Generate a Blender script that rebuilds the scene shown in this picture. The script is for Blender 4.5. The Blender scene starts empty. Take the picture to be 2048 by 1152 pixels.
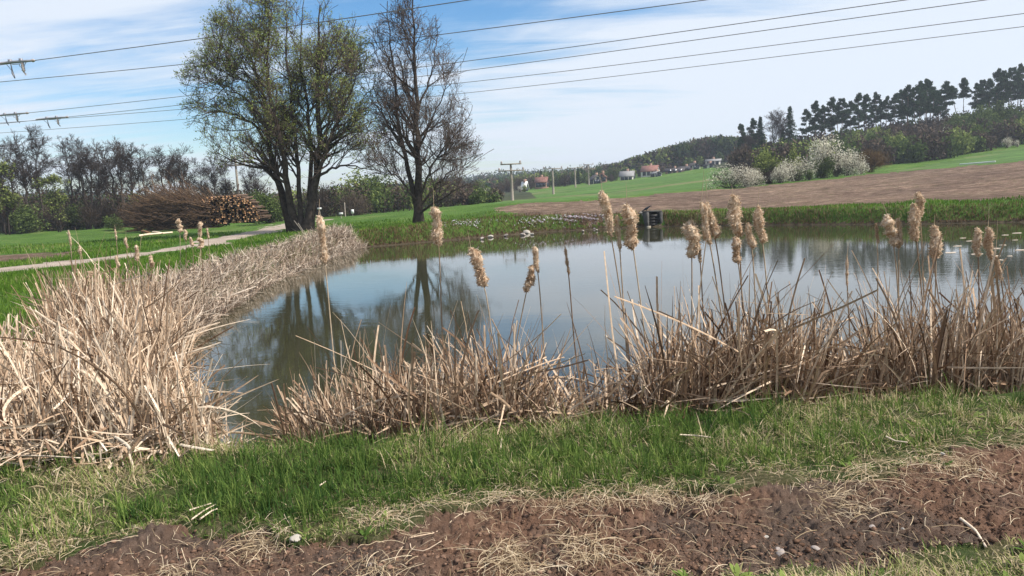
import bpy, math, numpy as np
from mathutils import Matrix, Vector
scene = bpy.context.scene
C = scene.collection

# ------------------------------------------------------------------ camera
F = 1480.0; CX, CY = 1024.0, 576.0           # focal length and centre in photo pixels (2048 wide)
CAM = np.array([0.0, 0.0, 2.0])
PITCH = math.atan(188 / F); ROLL = 0.05
_f = np.array([0, math.cos(PITCH), -math.sin(PITCH)])
_r0 = np.array([1.0, 0, 0]); _u0 = np.array([0, math.sin(PITCH), math.cos(PITCH)])
_r = math.cos(ROLL) * _r0 - math.sin(ROLL) * _u0
_u = math.sin(ROLL) * _r0 + math.cos(ROLL) * _u0
cd = bpy.data.cameras.new('camera'); cam = bpy.data.objects.new('camera', cd); C.objects.link(cam)
cd.sensor_width = 36; cd.lens = 36 * F / 2048; cd.clip_start = 0.05; cd.clip_end = 6000
M = Matrix(((_r[0], _u[0], -_f[0], CAM[0]), (_r[1], _u[1], -_f[1], CAM[1]), (_r[2], _u[2], -_f[2], CAM[2]), (0, 0, 0, 1)))
cam.matrix_world = M
scene.camera = cam

# ------------------------------------------------------------------ sky, sun, exposure
SUN_EL = math.radians(48); SUN_AZ = math.radians(104)     # azimuth measured from the view direction towards the right
w = bpy.data.worlds.new("World"); scene.world = w; w.use_nodes = True
nt = w.node_tree; N = nt.nodes; L = nt.links
for n in list(N): N.remove(n)
def nd(tree, typ, **kw):
    n = tree.nodes.new(typ)
    for k, v in kw.items(): setattr(n, k, v)
    return n
def math_n(tree, op, a, b=None, c=None, clamp=False):
    n = tree.nodes.new('ShaderNodeMath'); n.operation = op; n.use_clamp = clamp
    for i, v in enumerate((a, b, c)):
        if v is None: continue
        if isinstance(v, (int, float)): n.inputs[i].default_value = v
        else: tree.links.new(v, n.inputs[i])
    return n.outputs[0]
def mixc(tree, fac, a, b, blend='MIX'):
    n = tree.nodes.new('ShaderNodeMix'); n.data_type = 'RGBA'; n.blend_type = blend
    for s, v in ((n.inputs[0], fac), (n.inputs[6], a), (n.inputs[7], b)):
        if isinstance(v, (int, float)): s.default_value = v
        elif isinstance(v, tuple): s.default_value = (*v, 1) if len(v) == 3 else v
        else: tree.links.new(v, s)
    return n.outputs[2]
def noise_n(tree, vec, scale, detail=4, rough=.55, dist=0.0):
    n = tree.nodes.new('ShaderNodeTexNoise'); n.inputs['Scale'].default_value = scale
    n.inputs['Detail'].default_value = detail; n.inputs['Roughness'].default_value = rough
    n.inputs['Distortion'].default_value = dist
    if vec is not None: tree.links.new(vec, n.inputs['Vector'])
    return n.outputs[0]
def maprange(tree, v, a, b, c=0., d=1., smooth=True):
    n = tree.nodes.new('ShaderNodeMapRange'); n.interpolation_type = 'SMOOTHSTEP' if smooth else 'LINEAR'
    tree.links.new(v, n.inputs[0])
    for i, q in enumerate((a, b, c, d)): n.inputs[i + 1].default_value = q
    return n.outputs[0]
sky = nd(nt, 'ShaderNodeTexSky'); sky.sky_type = 'NISHITA'; sky.sun_disc = False
sky.sun_elevation = SUN_EL; sky.sun_rotation = SUN_AZ
sky.air_density = 1.0; sky.dust_density = 0.6; sky.ozone_density = 2.0
tc = nd(nt, 'ShaderNodeTexCoord')
sep = nd(nt, 'ShaderNodeSeparateXYZ'); L.new(tc.outputs['Generated'], sep.inputs[0])
zz = math_n(nt, 'ADD', math_n(nt, 'MAXIMUM', sep.outputs[2], 0.0), 0.16)
cx_ = math_n(nt, 'DIVIDE', sep.outputs[0], zz); cy_ = math_n(nt, 'DIVIDE', sep.outputs[1], zz)
comb = nd(nt, 'ShaderNodeCombineXYZ'); L.new(cx_, comb.inputs[0]); L.new(cy_, comb.inputs[1])
mp = nd(nt, 'ShaderNodeMapping'); L.new(comb.outputs[0], mp.inputs[0])
mp.inputs['Rotation'].default_value = (0, 0, math.radians(-24)); mp.inputs['Scale'].default_value = (0.55, 1.5, 1); mp.inputs['Location'].default_value = (2.3, 0.9, 0)
n1 = noise_n(nt, mp.outputs[0], 1.1, 7, .55, .5)
n2 = noise_n(nt, mp.outputs[0], 0.42, 3, .5, .3)
mp2 = nd(nt, 'ShaderNodeMapping'); L.new(comb.outputs[0], mp2.inputs[0])
mp2.inputs['Rotation'].default_value = (0, 0, math.radians(-30)); mp2.inputs['Scale'].default_value = (0.6, 3.4, 1)
n3 = noise_n(nt, mp2.outputs[0], 1.6, 6, .6, .6)
# cloud bank: low on the right and thin over the left, a blue opening above the middle
az = math_n(nt, 'DIVIDE', sep.outputs[0], math_n(nt, 'ADD', math_n(nt, 'ABSOLUTE', sep.outputs[1]), .05))
right = maprange(nt, az, -.15, .45)
low = maprange(nt, sep.outputs[2], .52, .02)
dx = math_n(nt, 'SUBTRACT', az, -.06); dz = math_n(nt, 'SUBTRACT', math_n(nt, 'SUBTRACT', sep.outputs[2], .30), math_n(nt, 'MULTIPLY', az, .35))
gap = math_n(nt, 'ADD', math_n(nt, 'MULTIPLY', math_n(nt, 'POWER', math_n(nt, 'DIVIDE', dx, .42), 2), 1.0), math_n(nt, 'POWER', math_n(nt, 'DIVIDE', dz, .14), 2))
gap = math_n(nt, 'EXPONENT', math_n(nt, 'MULTIPLY', gap, -1.0))
cov = math_n(nt, 'ADD', math_n(nt, 'MULTIPLY', n1, .95), math_n(nt, 'MULTIPLY', n2, .55))
cov = math_n(nt, 'ADD', cov, math_n(nt, 'MULTIPLY', n3, .55))
cov = math_n(nt, 'ADD', cov, math_n(nt, 'MULTIPLY', math_n(nt, 'MULTIPLY', right, low), .22))
cov = math_n(nt, 'SUBTRACT', cov, math_n(nt, 'MULTIPLY', gap, .26))
dx2 = math_n(nt, 'ADD', az, .52); dz2 = math_n(nt, 'SUBTRACT', sep.outputs[2], .085)
gap2 = math_n(nt, 'ADD', math_n(nt, 'POWER', math_n(nt, 'DIVIDE', dx2, .34), 2), math_n(nt, 'POWER', math_n(nt, 'DIVIDE', dz2, .06), 2))
gap2 = math_n(nt, 'EXPONENT', math_n(nt, 'MULTIPLY', gap2, -1.0))
cov = math_n(nt, 'SUBTRACT', cov, math_n(nt, 'MULTIPLY', gap2, .13))
cov = math_n(nt, 'ADD', cov, .03)
cloud = maprange(nt, cov, .79, 1.14)
cloud = math_n(nt, 'MULTIPLY', cloud, .95)
hs = nd(nt, 'ShaderNodeHueSaturation'); hs.inputs['Saturation'].default_value = 1.36; L.new(sky.outputs[0], hs.inputs['Color'])
skyc = mixc(nt, cloud, hs.outputs[0], (5.2, 5.65, 6.3))
bg = nd(nt, 'ShaderNodeBackground'); bg.inputs[1].default_value = 0.115; L.new(skyc, bg.inputs[0])
wo = nd(nt, 'ShaderNodeOutputWorld'); L.new(bg.outputs[0], wo.inputs[0])

sd = bpy.data.lights.new('sun', 'SUN'); sd.energy = 4.8; sd.angle = math.radians(0.5); sd.color = (1.0, .945, .87)
sun = bpy.data.objects.new('sun', sd); C.objects.link(sun)
sdir = Vector((math.sin(SUN_AZ) * math.cos(SUN_EL), math.cos(SUN_AZ) * math.cos(SUN_EL), math.sin(SUN_EL)))
sun.rotation_euler = sdir.to_track_quat('Z', 'Y').to_euler(); sun.location = (20, -10, 40)
scene.view_settings.view_transform = 'Standard'; scene.view_settings.look = 'None'
scene.view_settings.exposure = 0.5; scene.view_settings.gamma = 1.0
scene.cycles.max_bounces = 5; scene.cycles.diffuse_bounces = 2; scene.cycles.glossy_bounces = 2
scene.cycles.transmission_bounces = 2; scene.cycles.transparent_max_bounces = 4; scene.cycles.volume_bounces = 0
scene.cycles.use_denoising = True

# ------------------------------------------------------------------ projection helpers
def ray(px, py):
    d = _f * F + _r * (px - CX) - _u * (py - CY)
    return d / d[1]                          # scaled so that world y advances by 1
def at(px, py, Y): return CAM + ray(px, py) * Y
def onz(px, py, z):
    d = ray(px, py); return CAM + d * ((z - CAM[2]) / d[2])
def proj(p):
    q = np.asarray(p) - CAM
    k = F / (q @ _f); return CX + (q @ _r) * k, CY - (q @ _u) * k

# ------------------------------------------------------------------ numeric noise
def _hash(ix, iy, seed):
    h = (ix * 374761393 + iy * 668265263 + seed * 974634777) & 0xffffffff
    h = ((h ^ (h >> 13)) * 1274126177) & 0xffffffff
    return ((h ^ (h >> 16)) & 0xffffff) / float(0xffffff)
def vnoise(x, y, seed=0):
    ix = np.floor(x).astype(np.int64); iy = np.floor(y).astype(np.int64)
    fx = x - ix; fy = y - iy; fx = fx * fx * (3 - 2 * fx); fy = fy * fy * (3 - 2 * fy)
    a = _hash(ix, iy, seed); b = _hash(ix + 1, iy, seed); c = _hash(ix, iy + 1, seed); d = _hash(ix + 1, iy + 1, seed)
    return (a * (1 - fx) + b * fx) * (1 - fy) + (c * (1 - fx) + d * fx) * fy - .5
def fbm(x, y, f=1., o=4, seed=0, g=.5):
    r = 0; a = 1.
    for i in range(o):
        c, s = math.cos(i * 1.3), math.sin(i * 1.3)
        r = r + a * vnoise((x * c - y * s) * f + i * 17.3, (x * s + y * c) * f - i * 9.1, seed + i); f *= 2.03; a *= g
    return r
def sstep(t): t = np.clip(t, 0, 1); return t * t * (3 - 2 * t)

# ------------------------------------------------------------------ pond outline and terrain
pond_px = [(447, 918), (500, 945), (560, 955), (640, 952), (760, 948), (900, 942), (1050, 932), (1200, 918), (1350, 902), (1500, 885), (1650, 870), (1800, 855),
           (1950, 841), (2048, 832), (2300, 812), (2600, 790), (2900, 440), (2300, 440), (2048, 444), (1860, 448), (1640, 449.5), (1500, 450.5), (1400, 452),
           (1330, 453), (1290, 454), (1200, 458), (1100, 463.5), (1040, 468), (960, 475), (870, 483), (800, 489), (724, 495), (690, 503), (650, 520), (585, 545),
           (525, 572), (470, 604), (415, 640), (360, 680), (345, 700), (365, 735), (400, 780), (430, 820), (448, 862)]
POND = np.array([onz(a, b, 0.0)[:2] for a, b in pond_px])
def inside(poly, x, y):
    r = np.zeros(x.shape, bool); n = len(poly)
    for i in range(n):
        x0, y0 = poly[i]; x1, y1 = poly[(i + 1) % n]
        if y0 == y1: continue
        c = ((y0 > y) != (y1 > y)) & (x < (x1 - x0) * (y - y0) / (y1 - y0) + x0)
        r ^= c
    return r
def edge_dist(poly, x, y, closed=True):
    d = np.full(x.shape, 1e9); n = len(poly)
    for i in range(n if closed else n - 1):
        a = poly[i]; b = poly[(i + 1) % n]; e = b - a
        t = np.clip(((x - a[0]) * e[0] + (y - a[1]) * e[1]) / (e @ e + 1e-9), 0, 1)
        d = np.minimum(d, (x - a[0] - t * e[0]) ** 2 + (y - a[1] - t * e[1]) ** 2)
    return np.sqrt(d)
def pond_sd(x, y):
    x = np.asarray(x, float); y = np.asarray(y, float)
    d = edge_dist(POND, x, y); d = np.where(inside(POND, x, y), -d, d)
    return d + fbm(x, y, .9, 3, 5) * .35 * np.where(y > 18, .14, .3)
ctrl = [(-9, -6, .45), (0, -6, .45), (9, -6, .45), (-8, 2, .45), (-3, 2, .45), (3, 2, .45), (8, 2, .47), (-4, 5, .45), (0, 5, .45), (4.5, 5.2, .45), (-8, 8, .45), (-14, 12, .48),
        (10, 5, .5), (20, 5, .9), (-22, 16, .5), (-35, 30, .5), (-60, 60, .5), (-40, 80, .5), (-70, 90, .6), (-20, 60, .5), (-10, 42, .5), (-2, 42, .5), (-14, 26, .5), (-8, 80, .7), (-30, 110, .8), (-100, 110, 1),
        (8, 20, .45), (0, 20, .45), (16, 18, .5), (26, 14, .7), (40, 10, 2.0), (-100, 300, 3), (-300, 300, 4), (0, 300, 3.0), (-250, 700, 6), (0, 700, 5), (300, 700, 8), (700, 700, 20),
        (-600, 600, 8), (-800, 1500, 10), (0, 1500, 8), (900, 1500, 20), (-100, 0, 1), (-60, -50, 1), (60, -50, 3), (120, 20, 8), (0, -100, 1)]
for a, b, D in [(2048, 395, 32), (2048, 360, 46), (2048, 322, 75), (2048, 290, 122), (2048, 240, 165), (1900, 318, 112), (1770, 342, 90), (1780, 339, 104), (1430, 424, 41), (1430, 398, 56), (1430, 378, 75),
                (1440, 341, 180), (1500, 347, 108), (1500, 330, 150), (1600, 352, 92), (1700, 290, 165), (1550, 318, 165), (1024, 433, 38), (1024, 411, 55), (1024, 401, 80), (1040, 386, 140), (1150, 374, 170), (1250, 362, 188),
                (1350, 350, 195), (1250, 427, 40), (1250, 396, 62), (1250, 384, 100), (1400, 318, 285), (1480, 300, 260), (1250, 350, 290), (1100, 370, 290), (930, 398, 120), (950, 410, 62), (1740, 404, 37), (1740, 372, 56), (2300, 380, 32), (2300, 300, 75), (2300, 250, 125), (2300, 200, 170)]:
    ctrl.append(tuple(at(a, b, D)))
ctrl = np.array(ctrl, float)
def _tps(c):
    s = np.hypot(c[:, 0], c[:, 1]); XY = c[:, :2] / 100
    n = len(c); d = np.hypot(*(XY[:, None] - XY[None]).transpose(2, 0, 1)) + 1e-9
    K = d * d * np.log(d); P = np.c_[np.ones(n), XY]
    A = np.zeros((n + 3, n + 3)); A[:n, :n] = K + np.eye(n) * 1e-5; A[:n, n:] = P; A[n:, :n] = P.T
    return XY, np.linalg.solve(A, np.r_[c[:, 2], np.zeros(3)])
_TX, _TW = _tps(ctrl)
def base_h(x, y):
    sh = np.shape(x); x = np.ravel(x) / 100.; y = np.ravel(y) / 100.
    r = _TW[-3] + _TW[-2] * x + _TW[-1] * y
    for i in range(len(_TX)):
        d2 = (x - _TX[i, 0]) ** 2 + (y - _TX[i, 1]) ** 2 + 1e-12
        r = r + _TW[i] * .5 * d2 * np.log(d2)
    return r.reshape(sh)
def height(x, y):
    x = np.asarray(x, float); y = np.asarray(y, float)
    b = np.maximum(base_h(x, y), .38)
    d = pond_sd(x, y)
    wd = np.where(y > 18, .75, .70)
    z = np.where(d > 0, .02 + (b - .02) * sstep(d / wd) ** .8, -.02 - .7 * sstep(-d / 2.5))
    r = np.hypot(x, y)
    z = z + np.where(d > 0, 1, .1) * fbm(x, y, .35, 3, 2) * .10 * np.clip(r / 10, .2, 1.5) * sstep(d / 2)
    return z
def h1(x, y): return float(height(np.array([x]), np.array([y]))[0])
def place(px, D):
    z = .5; p = None
    for _ in range(4):
        t = (z - CAM[2]); # find x on row D with height z that projects to px
        # solve (q.r)/(q.f)*F = px-CX with q=(x,D,t)
        k = (px - CX) / F
        x = (k * (D * _f[1] + t * _f[2]) - D * _r[1] - t * _r[2]) / (_r[0] - k * _f[0])
        z = h1(x, D)
    return np.array([x, D, z])
_ys = np.concatenate([np.linspace(2, 12, 200), np.geomspace(12.02, 900, 1200)])
def hit(px, py, dmin=2.0):
    d = ray(px, py); Y = _ys[_ys > dmin]
    X = CAM[0] + d[0] * Y; Z = CAM[2] + d[2] * Y
    g = height(X, Y); below = np.nonzero(Z <= g)[0]
    if len(below) == 0: i = len(Y) - 1
    else: i = below[0]
    return np.array([X[i], Y[i], g[i]])

# ------------------------------------------------------------------ mesh helpers
def mesh_np(name, V, faces, mats, midx=None, rnd=None, smooth=False):
    """faces: list of int arrays (n,3) or (n,4)"""
    me = bpy.data.meshes.new(name); V = np.asarray(V, np.float32).reshape(-1, 3)
    me.vertices.add(len(V)); me.vertices.foreach_set('co', V.ravel())
    faces = [np.asarray(f, np.int32) for f in faces if len(f)]
    loops = np.concatenate([f.ravel() for f in faces]); tot = np.concatenate([np.full(len(f), f.shape[1], np.int32) for f in faces])
    me.loops.add(len(loops)); me.loops.foreach_set('vertex_index', loops)
    me.polygons.add(len(tot)); me.polygons.foreach_set('loop_start', np.concatenate([[0], np.cumsum(tot)[:-1]]).astype(np.int32))
    try: me.polygons.foreach_set('loop_total', tot)
    except Exception: pass
    for m in (mats if isinstance(mats, (list, tuple)) else [mats]): me.materials.append(m)
    if midx is not None: me.polygons.foreach_set('material_index', np.asarray(midx, np.int32))
    if smooth: me.polygons.foreach_set('use_smooth', np.ones(len(tot), bool))
    if rnd is not None:
        a = me.attributes.new('rnd', 'FLOAT', 'POINT'); a.data.foreach_set('value', np.asarray(rnd, np.float32))
    me.update(calc_edges=True); me.validate()
    return me
def obj(name, me, parent=None, loc=None):
    o = bpy.data.objects.new(name, me); C.objects.link(o)
    if parent is not None: o.parent = parent
    if loc is not None: o.location = loc
    return o
import re as _re
def tag(o, label=None, cat=None, group=None, kind=None):
    if label: o['label'] = label
    if cat: o['category'] = cat
    if group: o['group'] = group
    if kind: o['kind'] = kind
    return o
def thing(name, label, cat, loc=(0, 0, 0), group=None, rot=0.):
    o = bpy.data.objects.new(name, None); C.objects.link(o); o.location = loc; o.rotation_euler = (0, 0, rot)
    o.empty_display_size = .1
    return tag(o, label, cat, group)
def copy_thing(root, loc, label, rot=0., scale=(1, 1, 1), group=None, lean=(0, 0)):
    r = root.copy(); C.objects.link(r); r.location = loc; r.rotation_euler = (lean[0], lean[1], rot); r.scale = scale
    r['label'] = label
    if group: r['group'] = group
    for ch in list(root.children):
        c = ch.copy(); C.objects.link(c); c.parent = r
        for g in ch.children:
            d = g.copy(); C.objects.link(d); d.parent = c
    return r

class Geo:
    """collects pieces of one mesh"""
    def __init__(s): s.V = []; s.Fq = []; s.Ft = []; s.mq = []; s.mt = []; s.R = []; s.n = 0
    def add(s, V, quads=None, tris=None, m=0, rnd=0.5):
        V = np.asarray(V, float).reshape(-1, 3)
        if quads is not None and len(quads): s.Fq.append(np.asarray(quads) + s.n); s.mq.append(np.full(len(quads), m))
        if tris is not None and len(tris): s.Ft.append(np.asarray(tris) + s.n); s.mt.append(np.full(len(tris), m))
        s.R.append(np.broadcast_to(np.asarray(rnd, float), (len(V),))); s.V.append(V); s.n += len(V)
    def build(s, name, mats, smooth=False):
        fs = []; mi = []
        if s.Fq: fs.append(np.concatenate(s.Fq)); mi.append(np.concatenate(s.mq))
        if s.Ft: fs.append(np.concatenate(s.Ft)); mi.append(np.concatenate(s.mt))
        return mesh_np(name, np.concatenate(s.V), fs, mats, np.concatenate(mi), np.concatenate(s.R), smooth)
    def box(s, c, size, m=0, rnd=.5, rot=0.):
        c = np.asarray(c, float); h = np.asarray(size, float) / 2
        v = np.array([[i, j, k] for i in (-1, 1) for j in (-1, 1) for k in (-1, 1)], float) * h
        ca, sa = math.cos(rot), math.sin(rot); v = np.c_[v[:, 0] * ca - v[:, 1] * sa, v[:, 0] * sa + v[:, 1] * ca, v[:, 2]] + c
        s.add(v, [[0, 1, 3, 2], [4, 6, 7, 5], [0, 4, 5, 1], [2, 3, 7, 6], [0, 2, 6, 4], [1, 5, 7, 3]], m=m, rnd=rnd)
    def tubes(s, P, R, k=6, m=0, rnd=.5, cap=False):
        P = np.asarray(P, float); R = np.asarray(R, float)
        if P.ndim == 2: P = P[None]; R = np.broadcast_to(R, P.shape[:2]) if R.ndim < 2 else R
        Nn, n, _ = P.shape
        T = np.gradient(P, axis=1); T /= np.linalg.norm(T, axis=2, keepdims=True) + 1e-9
        mean = P[:, -1] - P[:, 0]; mean /= np.linalg.norm(mean, axis=1, keepdims=True) + 1e-9
        ref = np.where(np.abs(mean[:, 2:3]) > .75, np.array([[1., 0.13, 0]]), np.array([[0.07, 0, 1.]]))
        A = np.cross(T, ref[:, None]); A /= np.linalg.norm(A, axis=2, keepdims=True) + 1e-9
        B = np.cross(T, A)
        th = np.arange(k) * 2 * math.pi / k
        V = P[:, :, None] + R[:, :, None, None] * (A[:, :, None] * np.cos(th)[:, None] + B[:, :, None] * np.sin(th)[:, None])
        i = np.arange(n - 1)[:, None] * k; j = np.arange(k)[None]; j2 = (j + 1) % k
        q = np.stack([i + j, i + j2, i + k + j2, i + k + j], -1).reshape(-1, 4)
        Q = (q[None] + (np.arange(Nn) * n * k)[:, None, None]).reshape(-1, 4)
        rr = np.asarray(rnd, float)
        if rr.ndim == 1 and len(rr) == Nn: rr = np.repeat(rr, n * k)
        s.add(V, quads=Q, m=m, rnd=rr)
        if cap:
            for b in range(Nn):
                o = s.n - Nn * n * k + b * n * k
                for off in (0, (n - 1) * k):
                    c = P[b, 0 if off == 0 else -1]; s.V.append(c[None]); s.R.append(np.array([.5]))
                    ci = s.n; s.n += 1
                    s.Ft.append(np.array([[o + off + a, o + off + (a + 1) % k, ci] for a in range(k)])); s.mt.append(np.full(k, m if cap is True else cap))
    def ribbons(s, P, W, side, m=0, rnd=.5):
        P = np.asarray(P, float); Nn, n, _ = P.shape
        V = np.stack([P - side * W[:, :, None] / 2, P + side * W[:, :, None] / 2], 2)
        i = np.arange(n - 1) * 2
        q = np.stack([i, i + 1, i + 3, i + 2], -1)
        Q = (q[None] + (np.arange(Nn) * n * 2)[:, None, None]).reshape(-1, 4)
        rr = np.asarray(rnd, float)
        if rr.ndim == 1: rr = np.repeat(rr, n * 2)
        s.add(V, quads=Q, m=m, rnd=rr)
    def cards(s, Cn, U, Vv, m=0, rnd=.5):
        """quads centred on Cn spanned by U and Vv (half vectors)"""
        V = np.stack([Cn - U - Vv, Cn + U - Vv * .6, Cn + U * .8 + Vv, Cn - U * .7 + Vv * .7], 1)
        n = len(Cn); Q = np.arange(n * 4).reshape(n, 4); rr = np.asarray(rnd, float)
        if rr.ndim == 1: rr = np.repeat(rr, 4)
        s.add(V, quads=Q, m=m, rnd=rr)
def unit(v): return v / (np.linalg.norm(v, axis=-1, keepdims=True) + 1e-9)
def rdir(rng, n): return unit(rng.normal(size=(n, 3)))

# ------------------------------------------------------------------ materials
def ramp_n(t, fac, stops, interp='LINEAR'):
    n = t.nodes.new('ShaderNodeValToRGB'); n.color_ramp.interpolation = interp; e = n.color_ramp.elements
    while len(e) < len(stops): e.new(.5)
    for i, (p, c) in enumerate(stops): e[i].position = p; e[i].color = (*c, 1)
    t.links.new(fac, n.inputs[0]); return n.outputs[0]
def newmat(name):
    m = bpy.data.materials.new(name); m.use_nodes = True; t = m.node_tree
    for n in list(t.nodes): t.nodes.remove(n)
    out = t.nodes.new('ShaderNodeOutputMaterial'); return m, t, out
def rnd_attr(t):
    a = t.nodes.new('ShaderNodeAttribute'); a.attribute_name = 'rnd'; return a.outputs['Fac']
def leafmat(name, stops, trans=.25, noise=0.0, nscale=3., rough=.8, obvar=0.0):
    m, t, out = newmat(name); col = ramp_n(t, rnd_attr(t), stops)
    if noise or obvar:
        g = t.nodes.new('ShaderNodeNewGeometry')
        if noise:
            v = noise_n(t, g.outputs['Position'], nscale, 3, .6)
            b = maprange(t, v, .3, .7, 1 - noise, 1 + noise)
            col = mixc(t, 1., col, b, 'MULTIPLY')
        if obvar:
            oi = t.nodes.new('ShaderNodeObjectInfo')
            b = maprange(t, oi.outputs['Random'], 0, 1, 1 - obvar, 1 + obvar, False)
            col = mixc(t, 1., col, b, 'MULTIPLY')
    d = t.nodes.new('ShaderNodeBsdfDiffuse'); t.links.new(col, d.inputs[0])
    if trans > 0:
        tr = t.nodes.new('ShaderNodeBsdfTranslucent'); t.links.new(col, tr.inputs[0])
        mx = t.nodes.new('ShaderNodeMixShader'); mx.inputs[0].default_value = trans
        t.links.new(d.outputs[0], mx.inputs[1]); t.links.new(tr.outputs[0], mx.inputs[2]); sh = mx.outputs[0]
    else: sh = d.outputs[0]
    t.links.new(sh, out.inputs[0]); return m
def groundmat(name, builder, rough=.95, bump=None):
    m, t, out = newmat(name); g = t.nodes.new('ShaderNodeNewGeometry')
    col, hgt, bs, bd = builder(t, g.outputs['Position'])
    p = t.nodes.new('ShaderNodeBsdfPrincipled'); p.inputs['Roughness'].default_value = rough
    p.inputs['Specular IOR Level'].default_value = .12
    t.links.new(col, p.inputs['Base Color'])
    if hgt is not None:
        b = t.nodes.new('ShaderNodeBump'); b.inputs['Strength'].default_value = bs; b.inputs['Distance'].default_value = bd
        t.links.new(hgt, b.inputs['Height']); t.links.new(b.outputs[0], p.inputs['Normal'])
    t.links.new(p.outputs[0], out.inputs[0]); return m
def solid(name, c1, c2=None, scale=4., rough=.8, metal=0., bump=.0, spec=.3):
    c2 = c2 or tuple(x * .75 for x in c1)
    m, t, out = newmat(name); tcn = t.nodes.new('ShaderNodeTexCoord')
    v = noise_n(t, tcn.outputs['Object'], scale, 5, .6); col = ramp_n(t, v, [(.3, c2), (.7, c1)])
    p = t.nodes.new('ShaderNodeBsdfPrincipled'); p.inputs['Roughness'].default_value = rough; p.inputs['Metallic'].default_value = metal
    p.inputs['Specular IOR Level'].default_value = spec
    t.links.new(col, p.inputs['Base Color'])
    if bump:
        b = t.nodes.new('ShaderNodeBump'); b.inputs['Strength'].default_value = bump; b.inputs['Distance'].default_value = .02
        t.links.new(v, b.inputs['Height']); t.links.new(b.outputs[0], p.inputs['Normal'])
    t.links.new(p.outputs[0], out.inputs[0]); return m

def b_meadow(t, P):
    a = noise_n(t, P, .35, 5, .6); b = noise_n(t, P, 9., 6, .75); c = noise_n(t, P, 60., 3, .7)
    col = ramp_n(t, b, [(.3, (.035, .075, .012)), (.5, (.075, .15, .022)), (.7, (.13, .21, .04))])
    dry = ramp_n(t, b, [(.3, (.10, .10, .04)), (.7, (.24, .21, .10))])
    col = mixc(t, math_n(t, 'MULTIPLY', maprange(t, a, .50, .72), .45), col, dry)
    v = maprange(t, a, .3, .7, .8, 1.2); col = mixc(t, 1., col, v, 'MULTIPLY')
    h = math_n(t, 'ADD', b, math_n(t, 'MULTIPLY', c, .5)); return col, h, .9, .12
def b_soil(t, P):
    a = noise_n(t, P, 1.1, 4, .6); b = noise_n(t, P, 22., 8, .75); c = noise_n(t, P, 160., 3, .7)
    red = ramp_n(t, b, [(.25, (.080, .045, .029)), (.5, (.155, .088, .057)), (.75, (.26, .16, .11))])
    dark = ramp_n(t, b, [(.25, (.055, .038, .029)), (.5, (.10, .070, .053)), (.75, (.18, .13, .10))])
    col = mixc(t, maprange(t, a, .42, .6), red, dark)
    sp = maprange(t, c, .70, .78); col = mixc(t, math_n(t, 'MULTIPLY', sp, .5), col, (.35, .26, .18))
    h = math_n(t, 'ADD', b, math_n(t, 'MULTIPLY', c, .4)); return col, h, 1.0, .022
def b_field(t, P):
    a = noise_n(t, P, .12, 3, .6); b = noise_n(t, P, 1.3, 8, .85); c = noise_n(t, P, 4., 6, .85)
    col = ramp_n(t, b, [(.34, (.07, .042, .030)), (.5, (.22, .14, .10)), (.66, (.42, .30, .22))])
    mq = t.nodes.new('ShaderNodeMapping'); t.links.new(P, mq.inputs[0]); mq.inputs['Rotation'].default_value = (0, 0, .22); mq.inputs['Scale'].default_value = (.06, 1.5, 1)
    fr = noise_n(t, mq.outputs[0], 1.0, 5, .65); col = mixc(t, 1., col, maprange(t, fr, .35, .65, .72, 1.25), 'MULTIPLY'); col = mixc(t, 1., col, maprange(t, a, .35, .65, .82, 1.15), 'MULTIPLY')
    gr = maprange(t, c, .52, .62); mask = math_n(t, 'MULTIPLY', gr, maprange(t, a, .38, .62, .15, .75))
    col = mixc(t, mask, col, (.14, .17, .055))
    return col, math_n(t, 'ADD', b, c), 1., .25
def b_crop(t, P):
    mpn = t.nodes.new('ShaderNodeMapping'); t.links.new(P, mpn.inputs[0]); mpn.inputs['Rotation'].default_value = (0, 0, .35); mpn.inputs['Scale'].default_value = (.25, 1.6, 1)
    a = noise_n(t, mpn.outputs[0], .10, 3, .6); b = noise_n(t, P, 1.6, 6, .75)
    col = ramp_n(t, b, [(.3, (.045, .092, .018)), (.6, (.080, .150, .034)), (.8, (.12, .19, .05))])
    mq = t.nodes.new('ShaderNodeMapping'); t.links.new(P, mq.inputs[0]); mq.inputs['Rotation'].default_value = (0, 0, -.15); mq.inputs['Scale'].default_value = (.03, .8, 1)
    fr = noise_n(t, mq.outputs[0], 1.0, 4, .6); col = mixc(t, 1., col, maprange(t, fr, .38, .62, .78, 1.18), 'MULTIPLY')
    col = mixc(t, maprange(t, a, .52, .66, 0, .7), col, (.17, .15, .075))
    return col, b, .6, .15
def b_path(t, P):
    a = noise_n(t, P, .8, 5, .65); b = noise_n(t, P, 14., 5, .75)
    col = ramp_n(t, b, [(.3, (.24, .19, .15)), (.7, (.46, .38, .31))])
    v = maprange(t, a, .3, .7, .75, 1.15); col = mixc(t, 1., col, v, 'MULTIPLY')
    return col, b, .6, .05
def b_bed(t, P):
    b = noise_n(t, P, 8., 5, .7); return ramp_n(t, b, [(.3, (.035, .028, .017)), (.7, (.095, .072, .045))]), b, .6, .05
M_meadow = groundmat('meadow_ground', b_meadow); M_soil = groundmat('red_soil', b_soil); M_field = groundmat('tilled_earth', b_field)
M_crop = groundmat('young_crop', b_crop); M_path = groundmat('gravel_path', b_path); M_bed = groundmat('muddy_bank', b_bed)
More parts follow.
